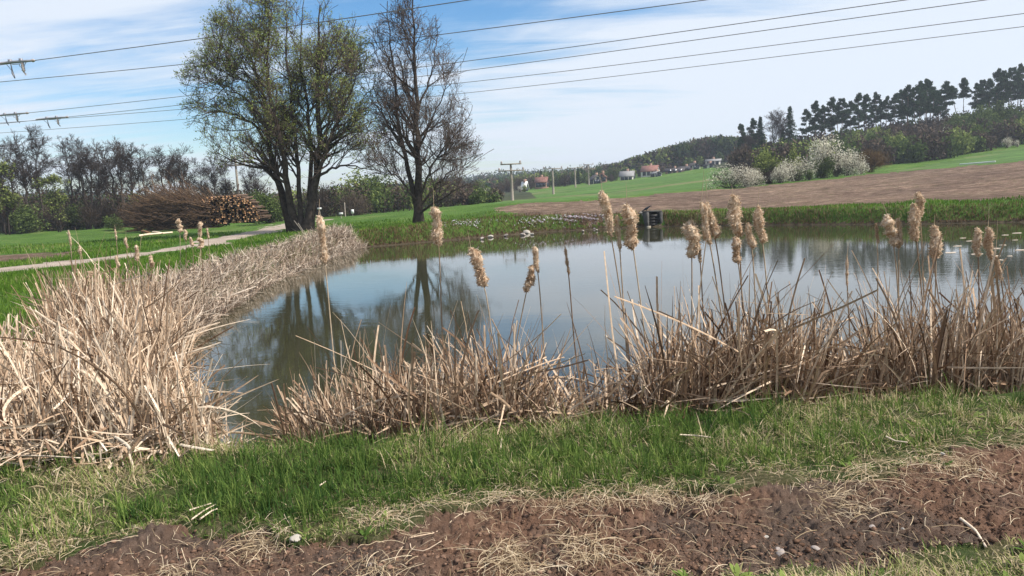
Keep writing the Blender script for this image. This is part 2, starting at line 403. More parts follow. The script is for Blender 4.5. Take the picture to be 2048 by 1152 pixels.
def b_thatch(t, P):
    a = noise_n(t, P, 3., 4, .6); b = noise_n(t, P, 40., 6, .75); c = noise_n(t, P, 160., 3, .7)
    col = ramp_n(t, b, [(.3, (.045, .045, .018)), (.5, (.12, .105, .05)), (.7, (.26, .21, .125))])
    col = mixc(t, maprange(t, a, .4, .62, .1, .8), col, (.06, .10, .025)); return col, math_n(t, 'ADD', b, c), 1., .02
M_thatch = groundmat('grass_thatch', b_thatch)
def b_hill(t, P):
    b = noise_n(t, P, .12, 5, .7); return ramp_n(t, b, [(.3, (.022, .030, .014)), (.7, (.06, .065, .03))]), b, .6, .5
M_hill = groundmat('forest_floor', b_hill)

M_grass = leafmat('grass_blades', [(0, (.035, .08, .022)), (.30, (.11, .175, .04)), (.62, (.25, .31, .085)), (.72, (.30, .29, .12)), (.86, (.48, .38, .23)), (1, (.60, .49, .33))], .3)
M_fargrass = leafmat('meadow_grass', [(0, (.045, .10, .012)), (.5, (.10, .19, .025)), (.85, (.18, .27, .05)), (1, (.32, .28, .14))], .35)
M_fringe = leafmat('dry_bank_grass', [(0, (.06, .035, .02)), (.5, (.17, .11, .06)), (1, (.36, .26, .16))], .2)
M_reed = leafmat('dead_reed', [(0, (.075, .042, .026)), (.3, (.24, .155, .10)), (.65, (.50, .365, .25)), (1, (.78, .65, .50))], .06, .2, 25.)
M_reedgrey = leafmat('bleached_reed', [(0, (.10, .065, .052)), (.4, (.33, .245, .18)), (1, (.68, .58, .47))], .08, .15, 12.)
M_stem = leafmat('cattail_stem', [(0, (.17, .11, .07)), (1, (.46, .36, .25))], 0., .2, 30.)
M_fluff = leafmat('cattail_fluff', [(0, (.26, .15, .085)), (.35, (.46, .31, .20)), (.7, (.67, .51, .36)), (1, (.80, .68, .53))], .35)
M_barkd = leafmat('dark_bark', [(0, (.035, .027, .022)), (1, (.075, .06, .05))], 0., .35, 6.)
M_twig = leafmat('twigs', [(0, (.06, .046, .038)), (1, (.16, .12, .10))], 0.)
M_twigd = leafmat('dark_twigs', [(0, (.028, .022, .019)), (1, (.075, .058, .050))], 0.)
M_bud = leafmat('alder_buds', [(0, (.07, .05, .045)), (.6, (.15, .11, .085)), (1, (.22, .20, .10))], .2)
M_willow = leafmat('fresh_leaves', [(0, (.13, .17, .045)), (.5, (.27, .33, .085)), (1, (.46, .50, .17))], .5)
M_pine = leafmat('pine_needles', [(0, (.012, .026, .014)), (.5, (.028, .055, .026)), (1, (.055, .09, .04))], .1, obvar=.25)
M_pinebark = leafmat('pine_bark', [(0, (.06, .045, .036)), (1, (.19, .14, .105))], 0., .2, 3.)
M_brown = leafmat('bare_shrub', [(0, (.035, .026, .02)), (.5, (.075, .055, .042)), (1, (.13, .10, .075))], .1, obvar=.3)
M_green = leafmat('shrub_leaves', [(0, (.025, .04, .012)), (.5, (.07, .10, .03)), (1, (.15, .19, .06))], .25, obvar=.3)
M_lime = leafmat('spring_leaves', [(0, (.05, .06, .02)), (.4, (.15, .19, .05)), (1, (.36, .40, .13))], .3, obvar=.2)
M_white = leafmat('blossom', [(0, (.05, .045, .03)), (.30, (.14, .135, .09)), (.42, (.54, .50, .41)), (1, (.90, .84, .67))], .2, obvar=.12)
M_rust = leafmat('rusty_buds', [(0, (.06, .035, .018)), (.5, (.15, .085, .04)), (1, (.22, .15, .06))], .2)
M_pale = leafmat('peeled_wood', [(0, (.62, .48, .34)), (1, (.78, .66, .50))], 0., .15, 12.)
M_wood = leafmat('cut_wood', [(0, (.30, .14, .06)), (.5, (.44, .25, .14)), (1, (.60, .39, .24))], 0., .25, 20., obvar=.5)
M_logbark = leafmat('log_bark', [(0, (.045, .03, .022)), (1, (.16, .11, .08))], 0., .35, 12., obvar=.3)
M_brush = leafmat('brushwood', [(0, (.04, .028, .02)), (.5, (.10, .065, .045)), (.85, (.19, .12, .075)), (1, (.30, .19, .11))], 0.)
M_wire = solid('weathered_cable', (.16, .15, .14), rough=.6); M_metal = solid('galvanised_steel', (.36, .35, .37), (.20, .19, .21), 20, .5, .3)
M_polewood = solid('pole_timber', (.30, .26, .21), (.17, .15, .12), 6, .85)
M_porc = solid('porcelain', (.16, .09, .07), (.5, .48, .46), 30, .4)
M_conc = solid('old_concrete', (.10, .096, .088), (.032, .032, .029), 5, .9, 0, .5); M_concl = solid('pale_concrete', (.40, .36, .28), (.26, .22, .16), 8, .9, 0, .4)
M_slot = solid('wet_boards', (.035, .032, .03), (.018, .017, .016), 6, .6)
M_feather = solid('black_feathers', (.022, .022, .028), (.012, .012, .014), 30, .45)
M_stone = solid('field_stone', (.42, .36, .31), (.24, .20, .18), 18, .85, 0, .4)
M_stonew = solid('pale_stone', (.46, .42, .36), (.28, .25, .21), 14, .85, 0, .4)
M_wallw = solid('white_render', (.72, .69, .62), (.60, .57, .50), 2); M_wallc = solid('cream_render', (.68, .60, .46), (.58, .50, .38), 2)
M_brick = solid('brown_brick', (.36, .22, .16), (.25, .15, .11), 3)
M_roofr = solid('red_tiles', (.25, .12, .09), (.17, .08, .065), 2); M_roofd = solid('dark_tiles', (.07, .06, .06), (.04, .035, .035), 2)
M_roofg = solid('grey_sheet', (.27, .265, .26), (.19, .185, .18), 1.); M_win = solid('window_glass', (.05, .06, .08), rough=.2); M_signw = solid('white_paint', (.8, .8, .78), (.7, .7, .68), 3)

# ------------------------------------------------------------------ ground surface, split by what covers it
def poly_hit(pts): return np.array([hit(a, b)[:2] for a, b in pts])
soil_near = [(-400, 1160), (0, 1128), (120, 1112), (250, 1095), (300, 1072), (400, 1085), (560, 1085), (700, 1062), (870, 1035), (1000, 1004), (1170, 1006), (1400, 990), (1500, 972), (1700, 955), (1900, 925), (2048, 892), (2500, 840)]
SOIL = np.array([onz(a, b, .45)[:2] for a, b in soil_near] + [onz(2500, 1075, .45)[:2], onz(2048, 1092, .45)[:2], onz(1850, 1100, .45)[:2], onz(1700, 1108, .45)[:2], onz(1560, 1135, .45)[:2], onz(1380, 1160, .45)[:2], onz(1100, 1300, .45)[:2], (0.3, 1.2), (-6, 1.2)])
FIELD = poly_hit([(1000, 413), (1100, 405), (1200, 399), (1320, 389), (1430, 380), (1560, 368), (1690, 356), (1770, 346), (1900, 336), (2048, 322), (2400, 285), (2400, 372), (2048, 394), (1900, 401), (1740, 409), (1560, 417), (1430, 421), (1300, 426), (1200, 430), (1100, 433), (1030, 433)])
CROP_A = poly_hit([(965, 403), (990, 394), (1040, 387), (1100, 380), (1150, 374.5), (1250, 363), (1330, 353), (1400, 346), (1445, 341), (1445, 371), (1380, 380), (1300, 388), (1200, 396), (1100, 402), (1000, 407)])
CROP_B = poly_hit([(1765, 345), (1850, 330), (1900, 321), (1975, 306), (2048, 292), (2400, 230), (2400, 283), (2048, 320), (1900, 334)])
PLOT = poly_hit([(-200, 512), (0, 509), (100, 505), (170, 503), (130, 514), (0, 527), (-200, 540)])
path_c = [(-400, 583), (-200, 562), (0, 541), (100, 531), (200, 519), (300, 506), (400, 490), (470, 474), (530, 461), (570, 453), (600, 445), (632, 441.5)]
PATH = poly_hit(path_c)
print('PATH', PATH[:, 1].round(1)); print('FIELD', FIELD[:, 1].round(1)); print('CROPA', CROP_A[:, 1].round(1)); print('CROPB', CROP_B[:, 1].round(1))

def clods(x, y):
    return fbm(x, y, 2.3, 3, 23) * .045 + np.clip(fbm(x, y, 7, 3, 21, .55), -.08, 1) * .030 + np.clip(fbm(x, y, 19, 4, 22, .7), -.10, 1) * .032 + fbm(x, y, 55, 3, 26, .7) * .014 + .02
ang = np.concatenate([np.linspace(-180, -46, 60)[:-1], np.arange(-46, 46, .105), np.linspace(46, 180, 60)]) * math.pi / 180
dep = np.arange(52, 7.4, -.105) * math.pi / 180
rad = np.concatenate([[.25, .6], 1.55 / np.tan(dep)]); rad = np.concatenate([rad, np.arange(rad[-1] + .16, 27, .22), np.arange(27, 40.5, .12), np.arange(40.6, 66, .3), np.geomspace(66.5, 1500, 175)])
AA, RR = np.meshgrid(ang, rad); GX = RR * np.sin(AA); GY = RR * np.cos(AA)
GZ = height(GX, GY); GS = pond_sd(GX, GY)
soilm = inside(SOIL, GX + fbm(GX, GY, 3, 4, 8) * .35, GY + fbm(GX, GY, 3, 4, 9) * .35) & (RR < 14)
fade = np.clip((9 - RR) / 4, 0, 1)
clod = clods(GX, GY)
GZ = GZ + np.where(soilm, clod - .035, fbm(GX, GY, 6, 3, 25) * .03 * (GS > .3)) * fade
# the little heap of earth on the edge of the grass
for (mx, my, mr, mh) in [(300, 1078, .13, .035), (880, 1050, .2, .02), (1560, 990, .22, .04)]:
    c = onz(mx, my, .45); GZ += mh * np.exp(-((GX - c[0]) ** 2 + (GY - c[1]) ** 2) / mr ** 2)
nr, na = GX.shape
idx = np.arange(nr * na).reshape(nr, na)
Q = np.stack([idx[:-1, :-1], idx[:-1, 1:], idx[1:, 1:], idx[1:, :-1]], -1).reshape(-1, 4)[:, ::-1]
ccx = GX.ravel()[Q].mean(1); ccy = GY.ravel()[Q].mean(1); ccs = GS.ravel()[Q].mean(1); crr = np.hypot(ccx, ccy)
jx = ccx + fbm(ccx, ccy, .5, 4, 31, .7) * np.clip(crr / 28, .1, 2.); jy = ccy + fbm(ccx, ccy, .5, 4, 32, .7) * np.clip(crr / 28, .1, 2.)
reg = np.zeros(len(Q), int)
reg[inside(FIELD, jx, jy)] = 2; reg[inside(CROP_A, jx, jy) | inside(CROP_B, jx, jy)] = 3
reg[inside(PLOT, jx, jy)] = 2
pd = edge_dist(PATH, jx, jy, closed=False); reg[(pd < .95 + .02 * np.clip(jy - 30, 0, 30)) & (ccy > 12)] = 4
sm = soilm.ravel()[Q].mean(1) > .5; reg[sm] = 1
reg[(reg == 0) & (crr < 15) & ((ccs < 2.2) | (ccy < 6.5))] = 7
reg[(crr > 290) | ((ccx < 4) & (ccy > 100)) | ((ccx > 55) & (ccy > 140)) ] = 6
reg[(ccs < .12) & (crr < 80)] = 5
V = np.stack([GX, GY, GZ], -1).reshape(-1, 3)
def sub(name, mask, mat):
    q = Q[mask]; u, inv = np.unique(q, return_inverse=True)
    return tag(obj(name, mesh_np(name, V[u], [inv.reshape(-1, 4)], mat, smooth=True)), kind='structure')
sub('ground', reg == 0, M_meadow); sub('soil', reg == 1, M_soil); sub('field', reg == 2, M_field)
sub('crop_field', reg == 3, M_crop); sub('path', reg == 4, M_path); sub('pond_bed', reg == 5, M_bed); sub('hills', reg == 6, M_hill); sub('bank', reg == 7, M_thatch)

# ------------------------------------------------------------------ water
m, t, out = newmat('pond_water'); g = t.nodes.new('ShaderNodeNewGeometry')
mpn = t.nodes.new('ShaderNodeMapping'); t.links.new(g.outputs['Position'], mpn.inputs[0]); mpn.inputs['Scale'].default_value = (1., 1.8, 1)
a = noise_n(t, mpn.outputs[0], 2.2, 4, .6, .4); b = noise_n(t, mpn.outputs[0], 9., 3, .6, .3); c = noise_n(t, g.outputs['Position'], .18, 3, .5, .5)
calm = maprange(t, c, .38, .62, .25, 1.)
hh = math_n(t, 'MULTIPLY', math_n(t, 'ADD', a, math_n(t, 'MULTIPLY', b, .22)), calm)
bp = t.nodes.new('ShaderNodeBump'); bp.inputs['Strength'].default_value = .16; bp.inputs['Distance'].default_value = .012; t.links.new(hh, bp.inputs['Height'])
p = t.nodes.new('ShaderNodeBsdfPrincipled'); p.inputs['Roughness'].default_value = .02; p.inputs['IOR'].default_value = 1.45
cc = noise_n(t, g.outputs['Position'], .5, 3, .6); t.links.new(ramp_n(t, cc, [(.3, (.034, .034, .018)), (.7, (.046, .045, .024))]), p.inputs['Base Color'])
t.links.new(bp.outputs[0], p.inputs['Normal']); t.links.new(p.outputs[0], out.inputs[0]); M_water = m
import bmesh
bm = bmesh.new()
cen = POND.mean(0)
def offs(poly, d):
    n = len(poly); r = []
    for i in range(n):
        e = poly[(i + 1) % n] - poly[i - 1]; nn = np.array([e[1], -e[0]]); nn /= np.linalg.norm(nn) + 1e-9; r.append(poly[i] + nn * d)
    return np.array(r)
area = .5 * np.sum(POND[:, 0] * np.roll(POND[:, 1], -1) - np.roll(POND[:, 0], -1) * POND[:, 1])
WP = offs(POND, .55 if area > 0 else -.55)
vs = [bm.verts.new((x, y, 0)) for x, y in WP]; f = bm.faces.new(vs); bmesh.ops.triangulate(bm, faces=[f]); bmesh.ops.recalc_face_normals(bm, faces=bm.faces)
for fc in bm.faces:
    if fc.normal.z < 0: fc.normal_flip()
me = bpy.data.meshes.new('water'); bm.to_mesh(me); bm.free(); me.materials.append(M_water); tag(obj('water', me), kind='structure')

# ------------------------------------------------------------------ trees
def kids(P, R, m, t0, t1, a0, a1, l0, l1, up, n, rng, rscale, wob=.06, taper=.25, side=None, env=None, lt=.45, rmin=.004):
    """m children on every branch of P (N,n,3)"""
    Nn, k, _ = P.shape
    t = rng.uniform(t0, t1, (Nn, m)); f = t * (k - 1); i = np.minimum(f.astype(int), k - 2); fr = (f - i)[..., None]
    I = np.arange(Nn)[:, None]
    p = P[I, i] * (1 - fr) + P[I, i + 1] * fr; r = R[I, i] * (1 - fr[..., 0]) + R[I, i + 1] * fr[..., 0]
    T = unit(P[I, i + 1] - P[I, i])
    rv = rng.normal(size=p.shape)
    if side is not None: rv = rv * .75 + side[:, None] * .8
    pr = unit(rv - (rv * T).sum(-1, keepdims=True) * T)
    an = rng.uniform(a0, a1, (Nn, m, 1))
    d = unit(T * np.cos(an) + pr * np.sin(an) + np.array([0, 0, up * .5]))
    ln = rng.uniform(l0, l1, (Nn, m)) * (1 - lt * t)
    p = p.reshape(-1, 3); d = d.reshape(-1, 3); ln = ln.reshape(-1); r = r.reshape(-1)
    pts = [p]; cur = p; dd = d
    for s in range(n - 1):
        dd = unit(dd + rng.normal(size=dd.shape) * wob * 2 + np.array([0, 0, up * .16]))
        cur = cur + dd * (ln / (n - 1))[:, None]; pts.append(cur)
    P2 = np.stack(pts, 1)
    r0 = np.maximum(np.minimum(r * rscale, r * .8), rmin)
    R2 = r0[:, None] * np.linspace(1, taper, n)[None]; R2 = np.maximum(R2, rmin * .7)
    if env is not None:
        tip = env(P2[:, -1]); mid = env(P2[:, n // 2]); keep = tip | (mid & (rng.random(len(tip)) < .45))
        P2 = P2[keep]; R2 = R2[keep]
    return P2, R2
def resample(pts, n):
    pts = np.asarray(pts, float); s = np.r_[0, np.cumsum(np.linalg.norm(np.diff(pts, axis=0), axis=1))]; q = np.linspace(0, s[-1], n)
    r = np.stack([np.interp(q, s, pts[:, i]) for i in range(3)], 1)
    for _ in range(2): r[1:-1] = r[1:-1] * .5 + (r[:-2] + r[2:]) * .25
    return r
def leaves(g, P, per, size, rng, m=1, elong=1.6, spread=.05, keep=None):
    Nn, n, _ = P.shape; i = rng.integers(1, n, (Nn, per)); c = P[np.arange(Nn)[:, None], i].reshape(-1, 3) + rng.normal(size=(Nn * per, 3)) * spread
    if keep is not None: c = c[keep(c)]
    u = rdir(rng, len(c)); v = unit(np.cross(u, rdir(rng, len(c)))); s = size * rng.uniform(.5, 1.3, (len(c), 1))
    g.cards(c, u * s * elong / 2, v * s / 2, m=m, rnd=rng.random(len(c)))

def px_stem(pts, D, dz=0.):
    """pixel polyline with small depth offsets -> world points"""
    return np.array([at(a, b, D + (o[0] if o else 0)) for a, b, *o in pts])

# the two large trees by the pond
def ellip_env(list_e, D):
    E = []
    for (cx, cy, rx, ry) in list_e:
        c = at(cx, cy, D); E.append((c, rx * D / F, ry * D / F))
    def f(p, pad=1.0):
        r = np.zeros(len(p), bool)
        for c, a, b in E:
            dpt = min(a, 4.6)
            r |= ((p[:, 0] - c[0]) / a) ** 2 + ((p[:, 1] - c[1]) / dpt) ** 2 + ((p[:, 2] - c[2]) / b) ** 2 < pad
        return r
    return f
def big_tree(name, label, D, base_px, stems, env_e, seed, leafm, leaf_size, leaf_per, dens, radii, base_r, leaf_keep=None):
    rng = np.random.default_rng(seed); b = place(base_px, D); env = ellip_env(env_e, D)
    root = thing(name, label, 'tree', b)
    gt = Geo(); gc = Geo(); allP = []; allR = []
    for k, st in enumerate(stems):
        P = px_stem(st, D)
        if k in radii.get('ground', ()): P[0, 2] = min(P[0, 2], b[2] - .1)
        P = resample(P, 16); P[3:-1] += rng.normal(size=P[3:-1].shape) * .05
        r0 = radii['r'][k]; R = r0 * (1 - np.linspace(0, 1, 16) ** .8 * .90); allP.append(P); allR.append(R)
    P0 = np.array(allP); R0 = np.array(allR)
    Rt = R0.copy()
    for k in radii.get('ground', ()): Rt[k, 0] *= 1.45; Rt[k, 1] *= 1.15
    gt.tubes(P0 - b, Rt, 9, rnd=rng.random(len(P0)))
    ctr = P0[:, -1] * 0 + at(base_px, 220, D)
    out = unit((P0[:, 10] - ctr) * np.array([1, .6, 0]) + 1e-4)
    P1, R1 = kids(P0, R0, dens[0], .22, .98, .55, 1.15, 1.6, 4.4, .35, 9, rng, .5, .07, .25, side=out, env=env, rmin=.02)
    sl = np.linalg.norm(np.diff(P0, axis=1), axis=2).sum(1); kp = []
    if k: pass
    ds = np.linalg.norm(P1[:, :1, :] - P0.reshape(1, -1, 3), axis=2).argmin(1) // 16
    keepb = rng.random(len(P1)) < np.clip((sl[ds] / (.66 * sl.max())) ** 1.5, .18, 1); P1 = P1[keepb]; R1 = R1[keepb]
    gt.tubes(P1 - b, R1, 5, rnd=rng.random(len(P1)))
    P2, R2 = kids(P1, R1, dens[1], .15, 1., .45, 1.05, .9, 2.2, .30, 6, rng, .5, .09, .3, env=env, rmin=.014)
    gc.tubes(P2 - b, R2, 4, rnd=rng.random(len(P2)))
    P3, R3 = kids(P2, R2, dens[2], .15, 1., .4, 1.0, .45, 1.15, .25, 4, rng, .55, .10, .4, env=lambda p: env(p, 1.08), rmin=.0095)
    gc.tubes(P3 - b, R3, 3, rnd=rng.random(len(P3)))
    P4, R4 = kids(P3, R3, dens[3], .2, 1., .4, .9, .22, .55, .25, 3, rng, .6, .10, .5, env=lambda p: env(p, 1.12), rmin=.0065)
    gc.tubes(P4 - b, R4, 3, rnd=rng.random(len(P4)))
    leaves(gc, np.concatenate([P4 - b]), leaf_per, leaf_size, rng, 1, 1.7, .06, leaf_keep(b) if leaf_keep else None)
    obj('trunk', gt.build('trunk', [M_barkd], True), root)
    obj('crown', gc.build('crown', [M_twig, leafm]), root)
    print(name, len(P1), len(P2), len(P3), len(P4)); return root
bigA = [[(586, 462), (570, 420, ), (559, 369), (535, 282), (532, 185), (496, 97), (470, 45)],
        [(596, 458), (578, 410), (571, 350, -.5), (568, 292, -.9), (544, 233, -1.2), (530, 120, -1.4), (545, 8, -1.4)],
        [(603, 458), (598, 379, .4), (593, 316, .6), (583, 204, 1.), (571, 112, 1.2), (575, -10, 1.3)],
        [(613, 460), (632, 365), (639, 267, .3), (632, 146, .5), (640, 10, .5)],
        [(622, 400), (642, 335, -.5), (661, 272, -1.2), (694, 204, -1.8), (722, 126, -2.2)],
        [(618, 400, .3), (624, 301, .8), (612, 194, 1.6), (598, 90, 2.2), (610, -12, 2.4)],
        [(628, 360, -.3), (660, 335, -.8), (710, 331, -1.4), (756, 343, -2.)],
        [(540, 300, .2), (510, 250, .3), (470, 225, .8), (420, 222, 1.2), (385, 235, 1.5)],
        [(534, 200, -.4), (500, 150, -1.), (450, 120, -1.6), (410, 110, -2)],
        [(560, 370, -.2), (520, 330, -.8), (470, 318, -1.5), (420, 330, -2.)],
        [(640, 250, .4), (680, 180, 1.2), (710, 100, 1.8), (705, 50, 2)],
        [(634, 320, .2), (668, 290, .9), (712, 240, 1.5), (742, 190, 2)], [(625, 210, -.4), (660, 150, -1.2), (690, 90, -1.8), (700, 40, -2)], [(532, 250, -.2), (488, 190, -.9), (440, 165, -1.5), (395, 150, -2)]]
def keepA(b):
    def f(c):
        x = (c[:, 0] + b[0]); z = c[:, 2]; rn = np.random.default_rng(1).random(len(c))
        pr = .45 + .8 * fbm(c[:, 0], c[:, 2] + c[:, 1], .5, 2, 4) + .25 * (x < at(500, 200, 42)[0]) + .25 * (x > at(690, 200, 42)[0])
        return rn < pr
    return f
big_tree('budding_tree', 'tall many-stemmed tree with pale green buds, broader of the two by the pond', 42, 600, bigA,
         [(565, 120, 150, 135), (500, 190, 132, 130), (640, 160, 112, 150), (470, 280, 92, 75), (680, 270, 90, 90), (560, 10, 90, 45), (600, 320, 150, 60), (690, 350, 80, 45), (450, 90, 60, 55), (700, 90, 50, 60)], 11, M_willow, .048, 4, (28, 7, 6, 3),
         {'r': [.26, .24, .17, .30, .16, .15, .10, .10, .09, .09, .09, .09, .08, .09], 'ground': (0, 1, 2, 3)}, .5, keepA)
bigB = [[(837, 450), (837, 400), (836, 330), (834, 240), (830, 120), (826, -5)],
        [(834, 420), (826, 372), (803, 301, .5), (792, 210, .8), (784, 121, 1.), (775, 2, 1.2)],
        [(840, 395), (862, 335, -.5), (890, 285, -1), (925, 255, -1.6), (945, 262, -2)],
        [(842, 410), (880, 360, .5), (920, 325, 1), (955, 310, 1.4)],
        [(841, 425, -.2), (885, 395, -1), (925, 372, -1.6), (958, 365, -2)],
        [(832, 400, -.2), (800, 360, -.8), (768, 330, -1.2), (742, 325, -1.4)],
        [(836, 300, -.3), (865, 240, -.8), (890, 180, -1.2), (915, 150, -1.5)],
        [(834, 220, .3), (862, 150, .8), (875, 90, 1), (872, 40, 1.1)],
        [(800, 290, .3), (770, 240, .3), (750, 190, .3), (748, 140, .3)]]
big_tree('bare_alder', 'leafless brown alder, narrower of the two large trees by the pond', 42, 838, bigB,
         [(838, 280, 122, 100), (845, 180, 92, 110), (825, 80, 62, 75), (785, 100, 50, 90), (770, 220, 50, 100), (905, 322, 62, 52), (828, 5, 36, 40), (775, 10, 22, 40), (910, 220, 45, 60), (895, 378, 60, 20), (775, 340, 45, 40)], 12, M_bud, .035, 1, (34, 7, 6, 3),
         {'r': [.27, .17, .085, .08, .08, .07, .08, .07, .06], 'ground': (0,)}, .5)

# kinds of background tree: a prototype mesh pair (trunk, crown) for each variant, height about 1 m per unit given
def proto_bare(seed, H, spread, nst, lean=0., leafm=None, nleaf=0, dens=(9, 7, 5, 3), low=.3, r0=.012, leafs=.12):
    rng = np.random.default_rng(seed); gt = Geo(); gc = Geo(); P = []
    for k in range(nst):
        a = rng.uniform(0, 6.28); s = spread * .32 * (k > 0) * H
        b = np.array([math.cos(a) * .12 * k, math.sin(a) * .12 * k, -.15])
        q = np.array([b, b + [math.cos(a) * s * .35, math.sin(a) * s * .35, H * .4], b + [math.cos(a) * s * .7 + lean * H * .6, math.sin(a) * s * .7, H * .75], b + [math.cos(a) * s + lean * H, math.sin(a) * s, H * rng.uniform(.88, 1.)]])
        q = resample(q, 12); q[2:-1] += rng.normal(size=q[2:-1].shape) * H * .008; P.append(q)
    P0 = np.array(P); R0 = H * r0 * (1 - np.linspace(0, 1, 12) ** .9 * .88)[None] * rng.uniform(.75, 1.1, (nst, 1)); gt.tubes(P0, R0, 6, rnd=rng.random(nst))
    P1, R1 = kids(P0, R0, dens[0], low, .98, .5, 1.1, .16 * H * spread * 2.2, .34 * H * spread * 2.2, .45, 7, rng, .5, .08, .3, rmin=.02)
    gt.tubes(P1, R1, 4, rnd=rng.random(len(P1)))
    P2, R2 = kids(P1, R1, dens[1], .15, 1, .45, 1., .08 * H, .19 * H, .35, 5, rng, .5, .1, .4, rmin=.015); gc.tubes(P2, R2, 3, rnd=rng.random(len(P2)))
    P3, R3 = kids(P2, R2, dens[2], .15, 1, .4, 1., .04 * H, .1 * H, .3, 4, rng, .6, .1, .5, rmin=.014); gc.tubes(P3, R3, 3, rnd=rng.random(len(P3)))
    if dens[3]:
        P4, R4 = kids(P3, R3, dens[3], .2, 1, .4, 1., .025 * H, .06 * H, .3, 3, rng, .7, .1, .6, rmin=.012); gc.tubes(P4, R4, 3, rnd=rng.random(len(P4)))
    else: P4 = P3
    if nleaf: leaves(gc, P4, nleaf, leafs, rng, 1, 1.6, .08)
    return gt.build('trunk', [M_barkd], True), gc.build('crown', [M_twigd, leafm or M_bud])
def proto_pine(seed, H, crown=.4, width=.16, lean=0.):
    rng = np.random.default_rng(seed); gt = Geo(); gc = Geo()
    z = np.linspace(-.2, H * .96, 9); P = np.c_[lean * (z / H) ** 1.5 * H, np.zeros(9), z]; P[2:, :2] += rng.normal(size=(7, 2)) * .1
    R = H * .011 * (1 - np.linspace(0, 1, 9) * .7); gt.tubes(P[None], R[None], 6, rnd=np.array([.5]))
    nb = 22; zc = H * (1 - crown * rng.random(nb) ** 1.15); zc[:3] = H * np.array([.97, .93, .9])
    for i in range(nb):
        t = zc[i] / H; c0 = np.array([np.interp(zc[i], P[:, 2], P[:, 0]), np.interp(zc[i], P[:, 2], P[:, 1]), zc[i]])
        a = i * 2.4 + rng.uniform(-.4, .4); prof = min(1, ((1 - t) / crown * 2.0) + .25); rr = H * width * prof * rng.uniform(.55, 1.1)
        tip = c0 + np.array([math.cos(a) * rr, math.sin(a) * rr, H * .015]); gt.tubes(np.array([[c0, (c0 + tip) / 2 + [0, 0, -.05], tip]]), np.array([[.07, .05, .03]]), 4)
        n = 120; q = rdir(rng, n) * (rng.random((n, 1)) ** .5) * np.array([rr * .5 + .2, rr * .5 + .2, H * .022 + .14]) + (c0 * .3 + tip * .7) + rng.normal(size=(n, 3)) * .10
        u = unit(rdir(rng, n) + np.array([0, 0, .6])); v = unit(np.cross(u, rdir(rng, n))); s = rng.uniform(.16, .36, (n, 1))
        gc.cards(q, u * s, v * s * .35, rnd=rng.random(n))
    for i in range(4):   # dead stubs below the crown
        zc2 = H * rng.uniform(.35, 1 - crown); a = rng.uniform(0, 6.28); x0 = np.interp(zc2, P[:, 2], P[:, 0])
        gt.tubes(np.array([[[x0, 0, zc2], [x0 + math.cos(a) * .8, math.sin(a) * .8, zc2 + .1]]]), np.array([[.04, .02]]), 3)
    return gt.build('trunk', [M_pinebark], True), gc.build('crown', [M_pine])
def proto_spruce(seed, H, width=.2):
    rng = np.random.default_rng(seed); gt = Geo(); gc = Geo()
    gt.tubes(np.array([[[0, 0, -.2], [0, 0, H * .5], [0, 0, H]]]), np.array([[H * .014, H * .008, .02]]), 6)
    nt_ = int(H * 2.4)
    for i in range(nt_):
        t = .08 + .92 * i / nt_; z = H * t; rr = H * width * (1 - t) ** .85 + .12
        nb = 9
        for k in range(nb):
            a = rng.uniform(0, 6.28); L_ = rr * rng.uniform(.7, 1.15); n = int(10 + 14 * (1 - t)); s = rng.random(n)[:, None]
            d = np.array([math.cos(a), math.sin(a), -.25]); q = np.array([0, 0, z]) + d * L_ * s + rng.normal(size=(n, 3)) * [.1, .1, .08]
            u = unit(d + rng.normal(size=(n, 3)) * .5); v = unit(np.cross(u, rdir(rng, n))); w_ = rng.uniform(.12, .30, (n, 1)) * (1.1 - s * .4)
            gc.cards(q, u * w_, v * w_ * .4, rnd=rng.random(n))
    return gt.build('trunk', [M_pinebark], True), gc.build('crown', [M_pine])
